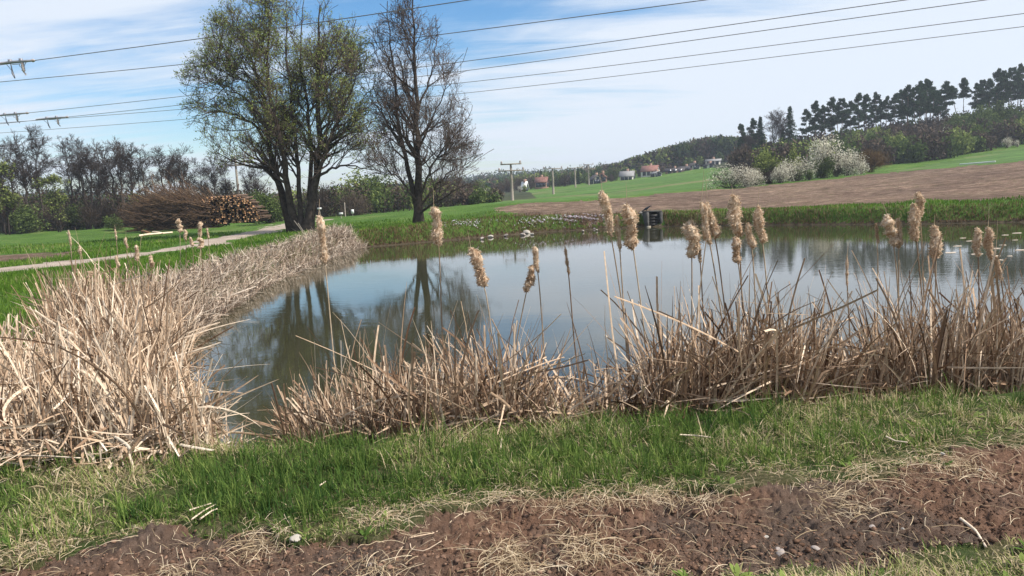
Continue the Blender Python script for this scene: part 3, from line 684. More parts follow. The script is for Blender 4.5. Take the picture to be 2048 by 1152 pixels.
def proto_shrub(seed, H, W, mat, n=2600, size=.11, blossom=.0, twiggy=False, top=0.):
    """shrub of many stems with leaf or twig sized faces through a lumpy volume"""
    rng = np.random.default_rng(seed); gt = Geo(); gc = Geo()
    nl = 14; cen_ = np.c_[rng.uniform(-.38, .38, nl) * W, rng.uniform(-.32, .32, nl) * W, rng.uniform(.22, .80, nl) * H]
    cen_[:, 2] *= 1 - .45 * (np.hypot(cen_[:, 0], cen_[:, 1]) / (W * .5)) ** 2
    rad_ = rng.uniform(.15, .27, nl) * W
    ns = 26; tip = cen_[rng.integers(0, nl, ns)] + rng.normal(size=(ns, 3)) * W * .06; b0 = np.c_[rng.normal(size=(ns, 2)) * W * .07, np.full(ns, -.1)]
    md = b0 * .5 + tip * .5; md[:, :2] *= .75; P = np.stack([b0, (b0 + md) / 2, md, (md + tip) / 2, tip], 1); R = np.linspace(1, .3, 5)[None] * rng.uniform(.006, .014, (ns, 1)) * H
    gt.tubes(P, R, 4, rnd=rng.random(ns))
    P2, R2 = kids(P, R, 9, .25, 1, .4, 1., .12 * H, .32 * H, .4, 4, rng, .6, .1, .5, rmin=.009); gt.tubes(P2, R2, 3, rnd=rng.random(len(P2)))
    P3, R3 = kids(P2, R2, 4, .2, 1, .4, 1., .06 * H, .16 * H, .4, 3, rng, .6, .1, .5, rmin=.007); gc.tubes(P3, R3, 3, rnd=rng.random(len(P3)) * .35)
    k = rng.integers(0, nl, n); d = rdir(rng, n); rad_q = rng.random((n, 1)) ** .33
    q = cen_[k] + d * rad_q * rad_[k][:, None] * np.array([1, 1, .8 * H / W + .35]) * (1 + .3 * rng.random((n, 1)))
    q[:, 2] = np.abs(q[:, 2]) + .02
    s = rng.uniform(.5, 1.25, (n, 1)) * size
    if twiggy:
        u = unit(d * .7 + np.array([0, 0, .7]) + rng.normal(size=(n, 3)) * .35); v = unit(np.cross(u, rdir(rng, n))); gc.cards(q, u * s * 2.0, v * s * .10, rnd=rng.random(n))
    else:
        u = rdir(rng, n); v = unit(np.cross(u, rdir(rng, n)))
        rn = rng.random(n)
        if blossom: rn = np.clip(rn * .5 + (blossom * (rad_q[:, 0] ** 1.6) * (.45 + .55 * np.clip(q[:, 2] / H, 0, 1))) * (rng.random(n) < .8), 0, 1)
        gc.cards(q, u * s * .6, v * s * .45, rnd=rn)
    return gt.build('stems', [M_barkd], True), gc.build('crown', [mat])

SRC = {}
def plant(kind, name, proto, px, ytop, D, label, cat='tree', group=None, sx=1., rot=None, lean=(0, 0), H0=None, py_base=None, zoff=0.):
    """put a copy of prototype 'kind' where the photo has it; its height is set by the photo height of its top"""
    global _seed
    me_t, me_c, Hp = proto
    b = place(px, D); top = at(px, ytop, D)[2]; H = max(top - b[2], .4); s = H / Hp
    rt = (px * 7.13 % 6.28) if rot is None else rot
    key = (kind,)
    if key not in SRC:
        r = thing(name, label, cat, b + [0, 0, zoff], group, rt); r.scale = (s * sx, s * sx, s); r.rotation_euler = (lean[0], lean[1], rt)
        obj('stems' if me_t.name.startswith('stems') else 'trunk', me_t, r); obj('crown', me_c, r); SRC[key] = r
        return r
    return copy_thing(SRC[key], b + [0, 0, zoff], label, rt, (s * sx, s * sx, s), group, lean)
alders = [(*proto_bare(100 + i, 9, [.42, .46, .38, .48, .42][i], [1, 2, 1, 3, 2][i], [0, .03, -.05, .02, .08][i], dens=[(16, 7, 5, 3), (10, 7, 5, 3), (16, 7, 5, 3), (7, 7, 5, 3), (9, 7, 5, 3)][i], low=.38, r0=.0165), 9) for i in range(5)]
greenish = [(*proto_bare(120 + i, 8, .34, 3, 0, M_lime, 2, (7, 6, 5, 2), .2, .011, .12), 8) for i in range(2)]
row = [(-60, 285, 0), (8, 262, 2), (38, 283, 0), (62, 268, 2), (90, 285, 0), (150, 285, 1), (175, 292, 3), (205, 305, 2), (222, 302, 0), (250, 288, 3), (272, 292, 2), (300, 300, 1), (335, 305, 4), (358, 302, 3), (382, 318, 0), (415, 325, 2), (436, 318, 0), (455, 322, 2), (505, 335, 0), (520, 328, 2)]
ordw = ['first', 'second', 'third', 'fourth', 'fifth', 'sixth', 'seventh', 'eighth', 'ninth', 'tenth', 'eleventh', 'twelfth', 'thirteenth', 'fourteenth', 'fifteenth', 'sixteenth', 'seventeenth', 'eighteenth', 'nineteenth', 'twentieth']
desc = ['slim straight bare alder', 'twin-stemmed bare alder with crooked limbs', 'upright bare alder leaning slightly', 'three-stemmed bare alder with spreading top', 'slanting twin-stemmed bare alder']
for i, (px, yt, v) in enumerate(row):
    plant('alder%d' % v, 'alder_tree', alders[v], px, yt, 78 + (i * 37 % 11), '%s, %s along the leafless row behind the left meadow' % (desc[v], ordw[i]), group='bare trees behind the left meadow', sx=1.15)
for i, (px, yt, lb) in enumerate([(-10, 335, 'yellow-green willow bush at the left end of the bare tree row'), (122, 355, 'leaning green tree under the bare alders'), (20, 300, 'tall pale green tree rising among the leftmost alders')]):
    plant('greenish%d' % (i % 2), 'leafing_tree', greenish[i % 2], px, yt, 72 + i, lb, sx=1.15)

shr = {
    'brown0': (*proto_shrub(200, 3, 3.6, M_brown, 2600, .13, twiggy=True), 3), 'brown1': (*proto_shrub(201, 3, 3.2, M_brown, 2600, .13, twiggy=True), 3),
    'green0': (*proto_shrub(202, 3, 3.2, M_green, 3200, .12), 3), 'green1': (*proto_shrub(203, 3, 2.6, M_green, 2600, .12), 3),
    'lime0': (*proto_shrub(204, 3, 2.4, M_lime, 1500, .11), 3), 'lime1': (*proto_shrub(205, 3, 2.0, M_lime, 1500, .11), 3),
    'white0': (*proto_shrub(206, 3, 4.2, M_white, 4200, .085, .75), 3), 'white1': (*proto_shrub(207, 3, 3.4, M_white, 3600, .085, .8), 3),
    'white2': (*proto_shrub(208, 3, 2.6, M_white, 2200, .085, .85), 3),
    'rust0': (*proto_shrub(209, 3, 3.4, M_rust, 4200, .10, twiggy=True), 3)}
# shrubs in front of and under the left tree row
for i, (k, px, yt, D, lb) in enumerate([('brown0', 20, 400, 77, 'dark brown thicket at the left edge under the alders'), ('green0', 55, 405, 76, 'olive shrub between the first alder trunks'), ('brown1', 105, 392, 79, 'bare brown shrub beside the green leaning tree'),
        ('green1', 150, 402, 80, 'dark green shrub in deep shade below the alders'), ('brown0', 195, 398, 79, 'bare brown shrub left of the round green bush'), ('green1', 229, 428, 72, 'small round fresh green bush at the far edge of the left meadow'),
        ('brown1', 262, 395, 80, 'bare shrub right of the round green bush'), ('brown0', 300, 395, 82, 'bare shrub behind the tips of the brushwood heap'), ('brown1', 345, 385, 84, 'bare shrub rising behind the brushwood heap'), ('green0', 400, 378, 86, 'dull green shrub behind the middle of the log stack'),
        ('brown0', 455, 380, 86, 'bare shrub behind the log stack'), ('green1', 505, 378, 80, 'dull green shrub at the right end of the log stack'), ('green0', 538, 385, 66, 'dark olive bush between log stack and large tree'), ('brown1', 560, 392, 70, 'brown bush behind the left trunk of the large tree')]):
    plant(k, 'shrub', shr[k], px, yt, D, lb, 'shrub', sx=1.15)
for i, (k, px, yt, D, lb) in enumerate([('brown0', 650, 372, 85, 'brown brush behind the large tree trunks'), ('green0', 690, 375, 95, 'olive brush beyond the white sign'), ('lime1', 725, 335, 90, 'light green young tree between the two large trees'), ('green1', 755, 340, 92, 'green young tree left of the bare alder'), ('brown1', 790, 362, 98, 'brown thicket behind the bare alder trunk'),
        ('brown0', 880, 352, 105, 'brown thicket right of the bare alder trunk'), ('brown1', 920, 345, 110, 'dense brown bush under the bare alder branches'), ('rust0', 905, 375, 100, 'reddish brown low shrub by the far grass ridge'), ('white2', 965, 372, 105, 'pinkish white blossoming shrub at the tip of the green field'),
        ('green1', 948, 360, 115, 'small green tree behind the pinkish blossoming shrub'), ('green0', 985, 375, 112, 'olive shrub beside the white bale at the field corner'), ('brown0', 705, 385, 80, 'low brown scrub left of the path end'), ('brown1', 820, 372, 100, 'tangled brown scrub just left of the bare alder base')]):
    plant(k, 'shrub', shr[k], px, yt, D, lb, 'shrub', sx=1.2)
# blossoming hedge on the far side of the tilled field
for k, nm, px, yt, D, sx, lb in [('white0', 'blackthorn_shrub', 1462, 331, 74, 1.05, 'white blackthorn at the left end of the field hedge'), ('brown1', 'shrub', 1492, 322, 76, .8, 'dark rounded shrub rising behind the white blackthorn'),
        ('lime0', 'leafing_shrub', 1535, 286, 79, .85, 'yellow-green leafing tree in the field hedge'), ('white1', 'blackthorn_shrub', 1512, 338, 75, .9, 'low white blossom below the yellow-green tree'), ('lime1', 'leafing_shrub', 1584, 290, 80, .7, 'slender yellow-green tree beside the larger one'),
        ('white0', 'blackthorn_shrub', 1592, 318, 78, .95, 'broad cream blossoming shrub in the middle of the hedge'), ('white2', 'blackthorn_shrub', 1562, 335, 76, .9, 'white blossoming shrub low between two leafing trees'), ('white1', 'wild_cherry', 1640, 270, 82, .62, 'tallest tree of the hedge, crowned with white blossom'),
        ('green0', 'shrub', 1648, 312, 79, .8, 'dark green shrub below the tallest white tree'), ('white0', 'blackthorn_shrub', 1697, 300, 82, .75, 'cream blossoming shrub right of the tallest white tree'), ('rust0', 'shrub', 1740, 294, 86, .95, 'rounded rusty brown shrub at the right end of the hedge'),
        ('white2', 'blackthorn_shrub', 1722, 325, 83, .8, 'small white blossoming shrub in front of the rusty shrub'), ('brown0', 'shrub', 1675, 330, 81, .8, 'dark twiggy shrub in the shade of the hedge'), ('green1', 'shrub', 1618, 338, 78, .8, 'low olive shrub at the foot of the hedge'), ('brown1', 'shrub', 1540, 335, 77, .8, 'dark twiggy shrub at the foot of the yellow-green tree')]:
    plant(k + nm, nm, shr[k], px, yt - (5 if 'white' in k else 1), D, lb, 'shrub', sx=sx * (1.22 if 'white' in k else 1.1), group='shrubs of the field hedge')

# pine wood on the hill
pines = [(*proto_pine(300 + i, 15, [.50, .58, .45, .62, .52][i], [.15, .12, .16, .13, .12][i]), 15) for i in range(5)]
pine_lean = (*proto_pine(310, 15, .22, .2, -.25), 15); pine_small = (*proto_pine(311, 15, .36, .10), 15)
spruces = [(*proto_spruce(320, 12, .22), 12), (*proto_spruce(321, 12, .18), 12)]
plist = [(1484, 250, 1, 'leaning pine at the left end of the hill wood'), (1508, 240, 3, None), (1612, 222, 0, None), (1630, 206, 3, None), (1648, 214, 1, None), (1662, 199, 0, None), (1684, 200, 2, None), (1700, 206, 0, None), (1716, 190, 1, None), (1732, 192, 4, None),
         (1752, 188, 3, None), (1772, 196, 0, None), (1790, 190, 2, None), (1803, 183, 1, None), (1815, 175, 0, None), (1828, 178, 2, None), (1838, 167, 3, None), (1852, 162, 4, None), (1866, 178, 0, None), (1876, 184, 1, None),
         (1952, 170, 0, None), (1964, 163, 2, None), (1978, 160, 1, None), (1992, 142, 3, None), (2006, 146, 0, None), (2020, 139, 2, None), (2040, 132, 3, None), (2056, 138, 0, None), (2080, 130, 1, None), (2100, 124, 2, None), (2130, 120, 0, None)]
for i, (px, yt, v, lb) in enumerate(plist):
    side_ = 'the ridge left of the gap of sky' if px < 1900 else 'the ridge right of the gap of sky'
    lb = lb or 'dark pine, %s in the row on %s' % (ordw[(i - 1 if px < 1900 else i - 20) % 20], side_)
    plant('pine%d' % v, 'pine_tree', pines[v], px, yt, 150 + (i * 29 % 14), lb, group='pines on the wooded hill', sx=1.0)
    if i > 2:
        plant('pine%d' % ((v + 2) % 5), 'pine_tree', pines[(v + 2) % 5], px + 8 + (i * 5 % 7), yt + 12 + (i * 7 % 17), 162 + (i * 13 % 6), 'pine partly hidden behind the crowded ridge row', group='pines half hidden in the ridge row', sx=1.15)
plant('pineU', 'pine_tree', pines[2], 1892, 166, 156, 'umbrella-crowned pine standing free left of the gap of sky', group='pines on the wooded hill', sx=.9)
plant('pineL', 'pine_tree', pine_lean, 1918, 175, 156, 'thin bending pine between the two free standing pines', group='pines on the wooded hill', rot=0.)
plant('pineS', 'pine_tree', pine_small, 1926, 159, 157, 'tall slim pine with a small crown alone against the sky', group='pines on the wooded hill')
for px, yt, v, D, lb in [(1580, 211, 0, 148, 'tall dark spruce at the start of the pine row'), (1521, 232, 1, 146, 'dark pointed spruce near the left end of the wood'), (1566, 255, 1, 145, 'shorter spruce beside the tall spruce'), (1868, 262, 0, 132, 'dark spruce low in the hillside thicket')]:
    plant('spruce%d' % v, 'spruce_tree', spruces[v], px, yt, D, lb, group='spruces of the hill wood', sx=1.1)
for px, yt, v, lb in [(1546, 230, 1, 'bare broadleaf tree between the two pointed spruces'), (1562, 226, 0, 'thin bare tree just left of the tall spruce'), (1500, 262, 3, 'low bare tree at the left tip of the hill wood')]:
    plant('alder%d' % v, 'bare_tree', alders[v], px, yt, 146, lb, group='bare trees in the hill wood', sx=1.2)
hs_ = [('white2', 1860, 268, 122, 'white blossoming tree low on the wooded slope', .55), ('white1', 1892, 272, 123, 'second white blossoming tree beside the first on the slope', .5), ('white2', 1887, 247, 130, 'small round white tree higher on the slope', .45), ('white2', 2014, 272, 120, 'white blossoming bush near the right edge of the wood', .8), ('white1', 2035, 278, 120, 'spreading white bush at the wood edge above the green field', .6),
       ('lime0', 1710, 262, 128, 'pale green birch in the row behind the hedge', .6), ('lime1', 1775, 255, 130, 'bright green birch above the rusty shrub', .7), ('lime0', 1800, 258, 131, 'bright green birch beside its twin', .6), ('lime1', 1832, 275, 126, 'yellow-green tree above the white blossom trees', .6), ('lime0', 1948, 240, 132, 'pointed yellow-green tree on the slope', .55), ('lime1', 1995, 244, 133, 'small yellow-green crown below the right pines', .5),
       ('green0', 1960, 205, 142, 'broad green tree below the right pines', .8), ('green1', 1925, 222, 142, 'green tree below the lone slim pine', .8), ('green0', 2005, 195, 142, 'large olive tree under the right pines', .8), ('green1', 1985, 215, 138, 'olive tree amid the right slope', .8), ('green0', 1900, 232, 138, 'green tree below the umbrella pine', .8)]
for k, px, yt, D, lb, sx in hs_:
    plant(k + 'h', 'hillside_tree', shr[k], px, yt, D, lb, 'tree', group='leafing and blossoming trees on the slope', sx=sx)

# masses: undergrowth of the wood, woods of the distance, thicket under the left row
def woods(name, label, cells, seed, mats, per, size, cat='woods'):
    """cells: list of (x, y, z, height, width); thousands of twig and leaf sized faces in one object"""
    rng = np.random.default_rng(seed); g = Geo(); nm = len(mats)
    for (x, y, z, H, W, mi) in cells:
        n = per; d = rdir(rng, n); r = rng.random((n, 1)) ** .4
        q = d * r * np.array([W / 2, W / 2, H * .5]) + [0, 0, H * .52]; q *= 1 + .25 * fbm(d[:, 0] * 2 + x, d[:, 2] * 2 + d[:, 1] * 2, 1.5, 2, seed)[:, None]
        q += [x, y, z]; s = rng.uniform(.5, 1.4, (n, 1)) * size; u = unit(rdir(rng, n) + [0, 0, .8]); v = unit(np.cross(u, rdir(rng, n)))
        g.cards(q, u * s, v * s * .45, m=mi, rnd=np.clip(rng.normal(.5, .22, n), 0, 1))
        tr = np.array([[[x, y, z - .3], [x + rng.normal() * .2, y, z + H * .75]]]); g.tubes(tr, np.array([[.012 * H + .03, .02]]), 4, m=nm)
    return tag(obj(name, g.build(name, mats + [M_barkd])), label, cat, kind='stuff')
rng = np.random.default_rng(5); cells = []
for D in (114, 119, 125, 132, 139, 147, 155, 163):
    for px in np.arange(1478, 2260, 13 - D * .015):
        pxj = px + rng.uniform(-6, 6); b = place(pxj, D)
        eb = proj(b)[1]
        if D < 140:
            lim = np.interp(pxj, [1478, 1560, 1770, 2048, 2300], [350, 345, 343, 290, 240])
            if eb > lim - 1: continue
        H = rng.uniform(3., 5.) * (.9 if D < 135 else .9)
        n_ = float(fbm(np.array([pxj / 60.]), np.array([D / 14.]), 1., 2, 3)[0]); mi = 0 if n_ < .06 else (1 if n_ < .30 else 2)
        if pxj > 1880 and D > 125 and rng.random() < .5: mi = 1
        if pxj < 1560: mi = 0 if rng.random() < .7 else 3
        cells.append((b[0], D + rng.uniform(-2, 2), b[2] - .2, H, H * rng.uniform(.7, 1.1), mi))
woods('undergrowth', 'brown and green thicket filling the slope under the pines', cells, 51, [M_brown, M_green, M_lime, M_pine], 240, .28)
cells = []
for D in (215, 235, 255, 275, 295, 315, 335):
    for px in np.arange(1205, 1520, 8):
        pxj = px + rng.uniform(-4, 4); b = place(pxj, D)
        if proj(b)[1] > np.interp(pxj, [1200, 1330, 1450, 1520], [358, 344, 334, 330]): continue
        H = rng.uniform(6, 10); ty = proj(b + [0, 0, H])[1]; lim = np.interp(pxj, [1200, 1215, 1250, 1300, 1350, 1400, 1440, 1490, 1520], [338, 332, 322, 305, 291, 277, 272, 277, 270])
        H = min(H, max((proj(b)[1] - lim) * D / F, 2.5)) if ty < lim else H
        cells.append((b[0], D, b[2] - .3, H, H * .9, int(rng.choice([0, 0, 1, 2, 3, 1]))))
        if D == 315 and rng.random() < .9:
            H2 = max((proj(b)[1] - lim - rng.uniform(-1, 5)) * D / F, 4); cells.append((b[0] + rng.uniform(-1, 1), D + 6, b[2] - .3, H2, H2 * .45 + 3, int(rng.choice([0, 1, 3]))))
woods('distant_woods', 'mixed wood covering the hill behind the village', cells, 52, [M_brown, M_green, M_lime, M_pine], 220, .5)
cells = []
for D in (430, 470, 520, 580):
    for px in np.arange(-160, 1290, 8.5):
        if 420 < px < 560 and False: continue
        b = place(px + rng.uniform(-4, 4), D); yh = 388 - .05 * (px - 1024); ytop = np.interp(px, [-160, 0, 140, 300, 560, 900, 1000, 1100, 1200, 1290], [395, 385, 372, 385, 385, 350, 338, 333, 332, 335])
        H = rng.uniform(9, 14); H = max((proj(b)[1] - ytop - rng.uniform(0, 5) - (580 - D) * .05) * D / F, 5)
        cells.append((b[0], D, b[2] - 1, H, min(H, 12), int(rng.choice([3, 3, 1, 0]))))
woods('far_woods', 'bluish forest along the horizon', cells, 53, [M_brown, M_green, M_lime, M_pine], 130, .95)
cells = []
for D in (86, 93, 102):
    for px in np.arange(-120, 1000, 9):
        b = place(px + rng.uniform(-5, 5), D); yt = np.interp(px, [-120, 0, 90, 180, 300, 560, 640, 760, 860, 1000], [385, 385, 380, 388, 385, 385, 378, 370, 368, 388])
        H = max((proj(b)[1] - yt + rng.uniform(-14, 14)) * D / F, .8); cells.append((b[0], D + rng.uniform(-2, 2), b[2] - .1, H, max(H * .9, 1.6), int(rng.choice([0, 0, 0, 1]) if px < 600 else rng.choice([0, 0, 1, 1, 2]))))
woods('thicket', 'dark leafless thicket under the far trees of the meadow', cells, 54, [M_brown, M_green, M_lime, M_pine], 150, .17)

cells = []
for D in (214, 222, 232, 246, 260):
    for px in np.arange(960, 1480, 7):
        pxj = px + rng.uniform(-4, 4); b = place(pxj, D); lim = np.interp(pxj, [960, 1000, 1040, 1080, 1120, 1150, 1200, 1240, 1290, 1330, 1400, 1480], [352, 352, 346, 338, 340, 334, 326, 327, 322, 312, 300, 290])
        ey = proj(b)[1]; top = lim + (260 - D) * .22 + rng.uniform(-3, 7); H = (ey - top) * D / F
        if H < .8: continue
        cells.append((b[0], D + rng.uniform(-4, 4), b[2] - .2, H, min(max(H * .8, 1.8), 5), int(rng.choice([0, 0, 1, 1, 2, 3], p=[.2, .2, .2, .2, .05, .15]))))
woods('village_grove', 'mixed brown and green trees closing the view behind the village', cells, 55, [M_brown, M_green, M_lime, M_pine], 190, .30)
# trees and hedges of the village
vt = [('green0', 1080, 350, 205), ('green1', 1120, 343, 205), ('brown0', 1040, 352, 200), ('brown1', 1062, 352, 210), ('green1', 1226, 331, 205, ), ('brown0', 1262, 335, 225), ('brown1', 1285, 330, 232), ('green0', 1335, 318, 235), ('white1', 1362, 325, 240), ('brown0', 1305, 322, 240), ('brown1', 1018, 352, 190), ('lime1', 1175, 352, 200), ('green1', 1150, 340, 208),
      ('brown1', 1000, 358, 170), ('white2', 1040, 370, 165), ('brown0', 1092, 352, 200), ('lime0', 1050, 366, 160), ('brown0', 1370, 322, 238), ('green0', 1405, 315, 240), ('white2', 1318, 332, 225), ('brown1', 1450, 310, 240), ('green1', 1202, 335, 232), ('brown0', 1130, 348, 198), ('brown1', 1222, 345, 196)]
vplace = ['left of the red roofed house', 'behind the second pole', 'right of the nearest pole', 'behind the tilted white roof', 'tall and round beside the cream gable', 'behind the grey roofed barn', 'between barn and red roofed house', 'above the dark roofs', 'in blossom behind the dark roofs', 'behind the red roofed house by the barn', 'left of the nearest pole', 'low and yellowish by the cream gable', 'behind the third pole',
          'at the left tip of the green field', 'whitish and low by the nearest pole', 'between the first two poles', 'yellowish and low behind the nearest pole', 'left of the small white gable', 'above the white gabled house', 'pale by the red roofed house', 'right of the large white house', 'behind the cream gable', 'in front of the red roofed house', 'right beside the cream gable']
for (v, pl) in zip(vt, vplace):
    k, px, yt, D = v
    plant(k + 'v', 'village_tree', shr[k], px, yt, D, 'distant village tree ' + pl, 'tree', group='trees among the village houses', sx=.8)
for px, yt, D, lb in [(1157, 333, 200, 'dark pointed spruce between village poles'), (1083, 338, 215, 'dark spruce left of the second pole')]:
    plant('spruce1', 'spruce_tree', spruces[1], px, yt, D, lb, group='spruces of the hill wood')

# ------------------------------------------------------------------ houses
def house(label, px, D, w_, d_, hw, hr, rot, wm, rm, ytop=None, wins=3):
    b = place(px, D)
    if ytop is not None:
        s = max(at(px, ytop, D)[2] - b[2], 1.) / (hw + hr); hw *= s; hr *= s
    r = thing('house', label, 'house', b, 'village houses', rot)
    g = Geo(); x, y = w_ / 2, d_ / 2
    v = [(-x, -y, -2), (x, -y, -2), (x, y, -2), (-x, y, -2), (-x, -y, hw), (x, -y, hw), (x, y, hw), (-x, y, hw), (0, -y, hw + hr), (0, y, hw + hr)]
    g.add(v, quads=[(1, 2, 6, 5), (3, 0, 4, 7), (0, 1, 5, 4), (2, 3, 7, 6)], tris=[(4, 5, 8), (6, 7, 9)]); obj('wall', g.build('wall', [wm]), r)
    g = Geo(); o = .22; dz = -o * hr / x
    for s_ in (-1, 1):
        a = np.array([(0, -y - o, hr + hw + .06), (s_ * (x + o), -y - o, hw + dz + .06), (s_ * (x + o), y + o, hw + dz + .06), (0, y + o, hr + hw + .06)])
        vv = np.r_[a, a + [0, 0, .10]]; g.add(vv, quads=[(0, 1, 2, 3), (4, 7, 6, 5), (0, 4, 5, 1), (1, 5, 6, 2), (2, 6, 7, 3), (3, 7, 4, 0)])
    rf = obj('roof', g.build('roof', [rm]), r)
    g = Geo(); g.box((x * .3, 0, hw + hr), (.6, .6, 1.4)); obj('chimney', g.build('chimney', [M_brick]), rf)
    for k in range(wins):
        g = Geo(); g.box(((k - (wins - 1) / 2) * w_ / (wins + .5), -y - .02, hw * .55), (.9, .08, 1.1)); obj('window', g.build('window', [M_win]), r)
    g = Geo(); g.box((0, -y - .02, hw + hr * .3), (.7, .08, .8)); obj('window', g.build('window', [M_win]), r)
    for k in (-1, 0, 1):
        g = Geo(); g.box((-x - .02, k * d_ * .28, hw * .55), (.08, .9, 1.1)); obj('window', g.build('window', [M_win]), r)
    return r
house('cream gabled house, leftmost big gable above the green field', 1191, 192, 2.3, 4, 1.8, 1.9, .2, M_wallc, M_roofd, 351)
house('brown house joined behind the cream gable', 1204, 197, 2.4, 4, 2.4, 1.8, -.2, M_brick, M_roofr, 347)
house('long barn with a pale grey roof', 1255, 200, 3.2, 3.6, 1.4, 2.0, 1.25, M_wallw, M_roofg, 343)
house('white house with a red tiled roof', 1301, 206, 3.4, 4.4, 2.2, 2.4, 1.1, M_wallw, M_roofr, 332)
house('small white annex below the red tiled roof', 1312, 200, 2., 2.4, 1.6, 1., .3, M_wallw, M_roofg, 344, 2)
house('low building with long dark roof at the field edge', 1350, 206, 3.2, 5.0, .7, 1.8, 1.3, M_brick, M_roofd, 338, 1)
house('second low dark roof beside the white gable', 1372, 207, 3., 4, .7, 1.8, 1.0, M_brick, M_roofd, 334, 1)
house('small white gable with a dark roof', 1387, 207, 2.2, 4, 2.0, 1.8, .15, M_wallw, M_roofd, 327, 2)
house('large two storey white house with grey roof', 1427, 209, 3.2, 4, 3.2, 1.6, 1.2, M_wallw, M_roofg, 319)
house('low white gable below the large white house', 1418, 203, 2.2, 3, 1., 1.4, .1, M_wallw, M_roofd, 331, 1)
house('red roofed house among the trees', 1084, 200, 2.4, 3.2, 2., 1.4, 1.3, M_brick, M_roofr, 355)
house('shed with a tilted white roof below the trees', 1050, 185, 1.2, 1.3, .6, 1.1, 1.0, M_brick, M_signw, 364, 1)

# ------------------------------------------------------------------ power line poles
def pole(label, px, ytop, D, arms, rot=0.):
    b = place(px, D); H = at(px, ytop, D)[2] - b[2]
    r = thing('power_pole', label, 'utility pole', b, 'poles of the power line', rot)
    g = Geo(); g.tubes(np.array([[[0, 0, -.4], [0, 0, H / 2], [0, 0, H]]]), np.array([[.17, .14, .11]]), 10, cap=True); obj('pole', g.build('pole', [M_polewood], True), r)
    for (dz, half) in arms:
        g = Geo(); g.box((0, -.16, H - dz), (half * 2, .12, .13)); ar = obj('crossarm', g.build('crossarm', [M_polewood]), r)
        for s_ in (-1, 1):
            g = Geo(); g.tubes(np.array([[[s_ * (half - .12), -.16, H - dz + .05], [s_ * (half - .12), -.16, H - dz + .16], [s_ * (half - .12), -.16, H - dz + .34]]]), np.array([[.05, .12, .07]]), 8, cap=True)
            obj('insulator', g.build('insulator', [M_porc], True), ar)
    return r
pole('nearest tall T-shaped pole at the field corner, with two crossarms', 1025, 327, 80, [(.06, 1.12), (.75, 1.4)], .1)
pole('second pole in the green field', 1107, 336, 112, [(.1, 1.5)], .2); pole('third pole in the green field', 1151, 335, 145, [(.1, 1.6)], .2)
pole('farthest pole before the cream gable', 1178, 328, 178, [(.1, 1.25), (1.2, 1.6)], .2)
pole('tall pole behind the log stack', 482, 314, 88, [(.95, 1.15)], .1)

# ------------------------------------------------------------------ wires and switchgear overhead
def wire(label, pts, z=11., r=.022, name='overhead_wire'):
    P = np.array([onz(a, b, z) for a, b in pts]); d0 = P[0] - P[1]; d1 = P[-1] - P[-2]
    P = np.array([P[0] + d0 / np.linalg.norm(d0) * 30] + list(P) + [P[-1] + d1 / np.linalg.norm(d1) * 25])
    s = np.r_[0, np.cumsum(np.linalg.norm(np.diff(P, axis=0), axis=1))]; q = np.linspace(0, s[-1], 60); PP = np.stack([np.interp(q, s, P[:, i]) for i in range(3)], 1)
    for _ in range(30): PP[1:-1] = PP[1:-1] * .5 + (PP[:-2] + PP[2:]) * .25
    g = Geo(); g.tubes(PP[None], np.full((1, 60), r), 6)
    return tag(obj(name, g.build(name, [M_wire], True)), label, 'power line', 'overhead wires')
wl = [('topmost overhead wire, leaving the uppermost switch bar', [(68, 121), (390, 79), (650, 44), (938, 0)]), ('second overhead wire from the top', [(0, 164), (390, 128), (900, 68), (1410, 0)]), ('third overhead wire, leaving the left lower switch bar', [(55, 226), (390, 191), (1000, 115), (1810, 0)]),
      ('fourth overhead wire, leaving the right lower switch bar', [(135, 234), (390, 208), (1000, 134), (1970, 0)]), ('fifth overhead wire, second lowest of the close set', [(0, 246), (390, 218), (1000, 160), (2048, 27)]), ('lowest of the overhead wires', [(0, 266), (395, 238), (1000, 181), (2048, 53)])]
for lb, pts in wl: wire(lb, pts)
wire('thin distant wire sagging behind the bare tree row', [(60, 358), (240, 350), (460, 333)], 7.5, .02)
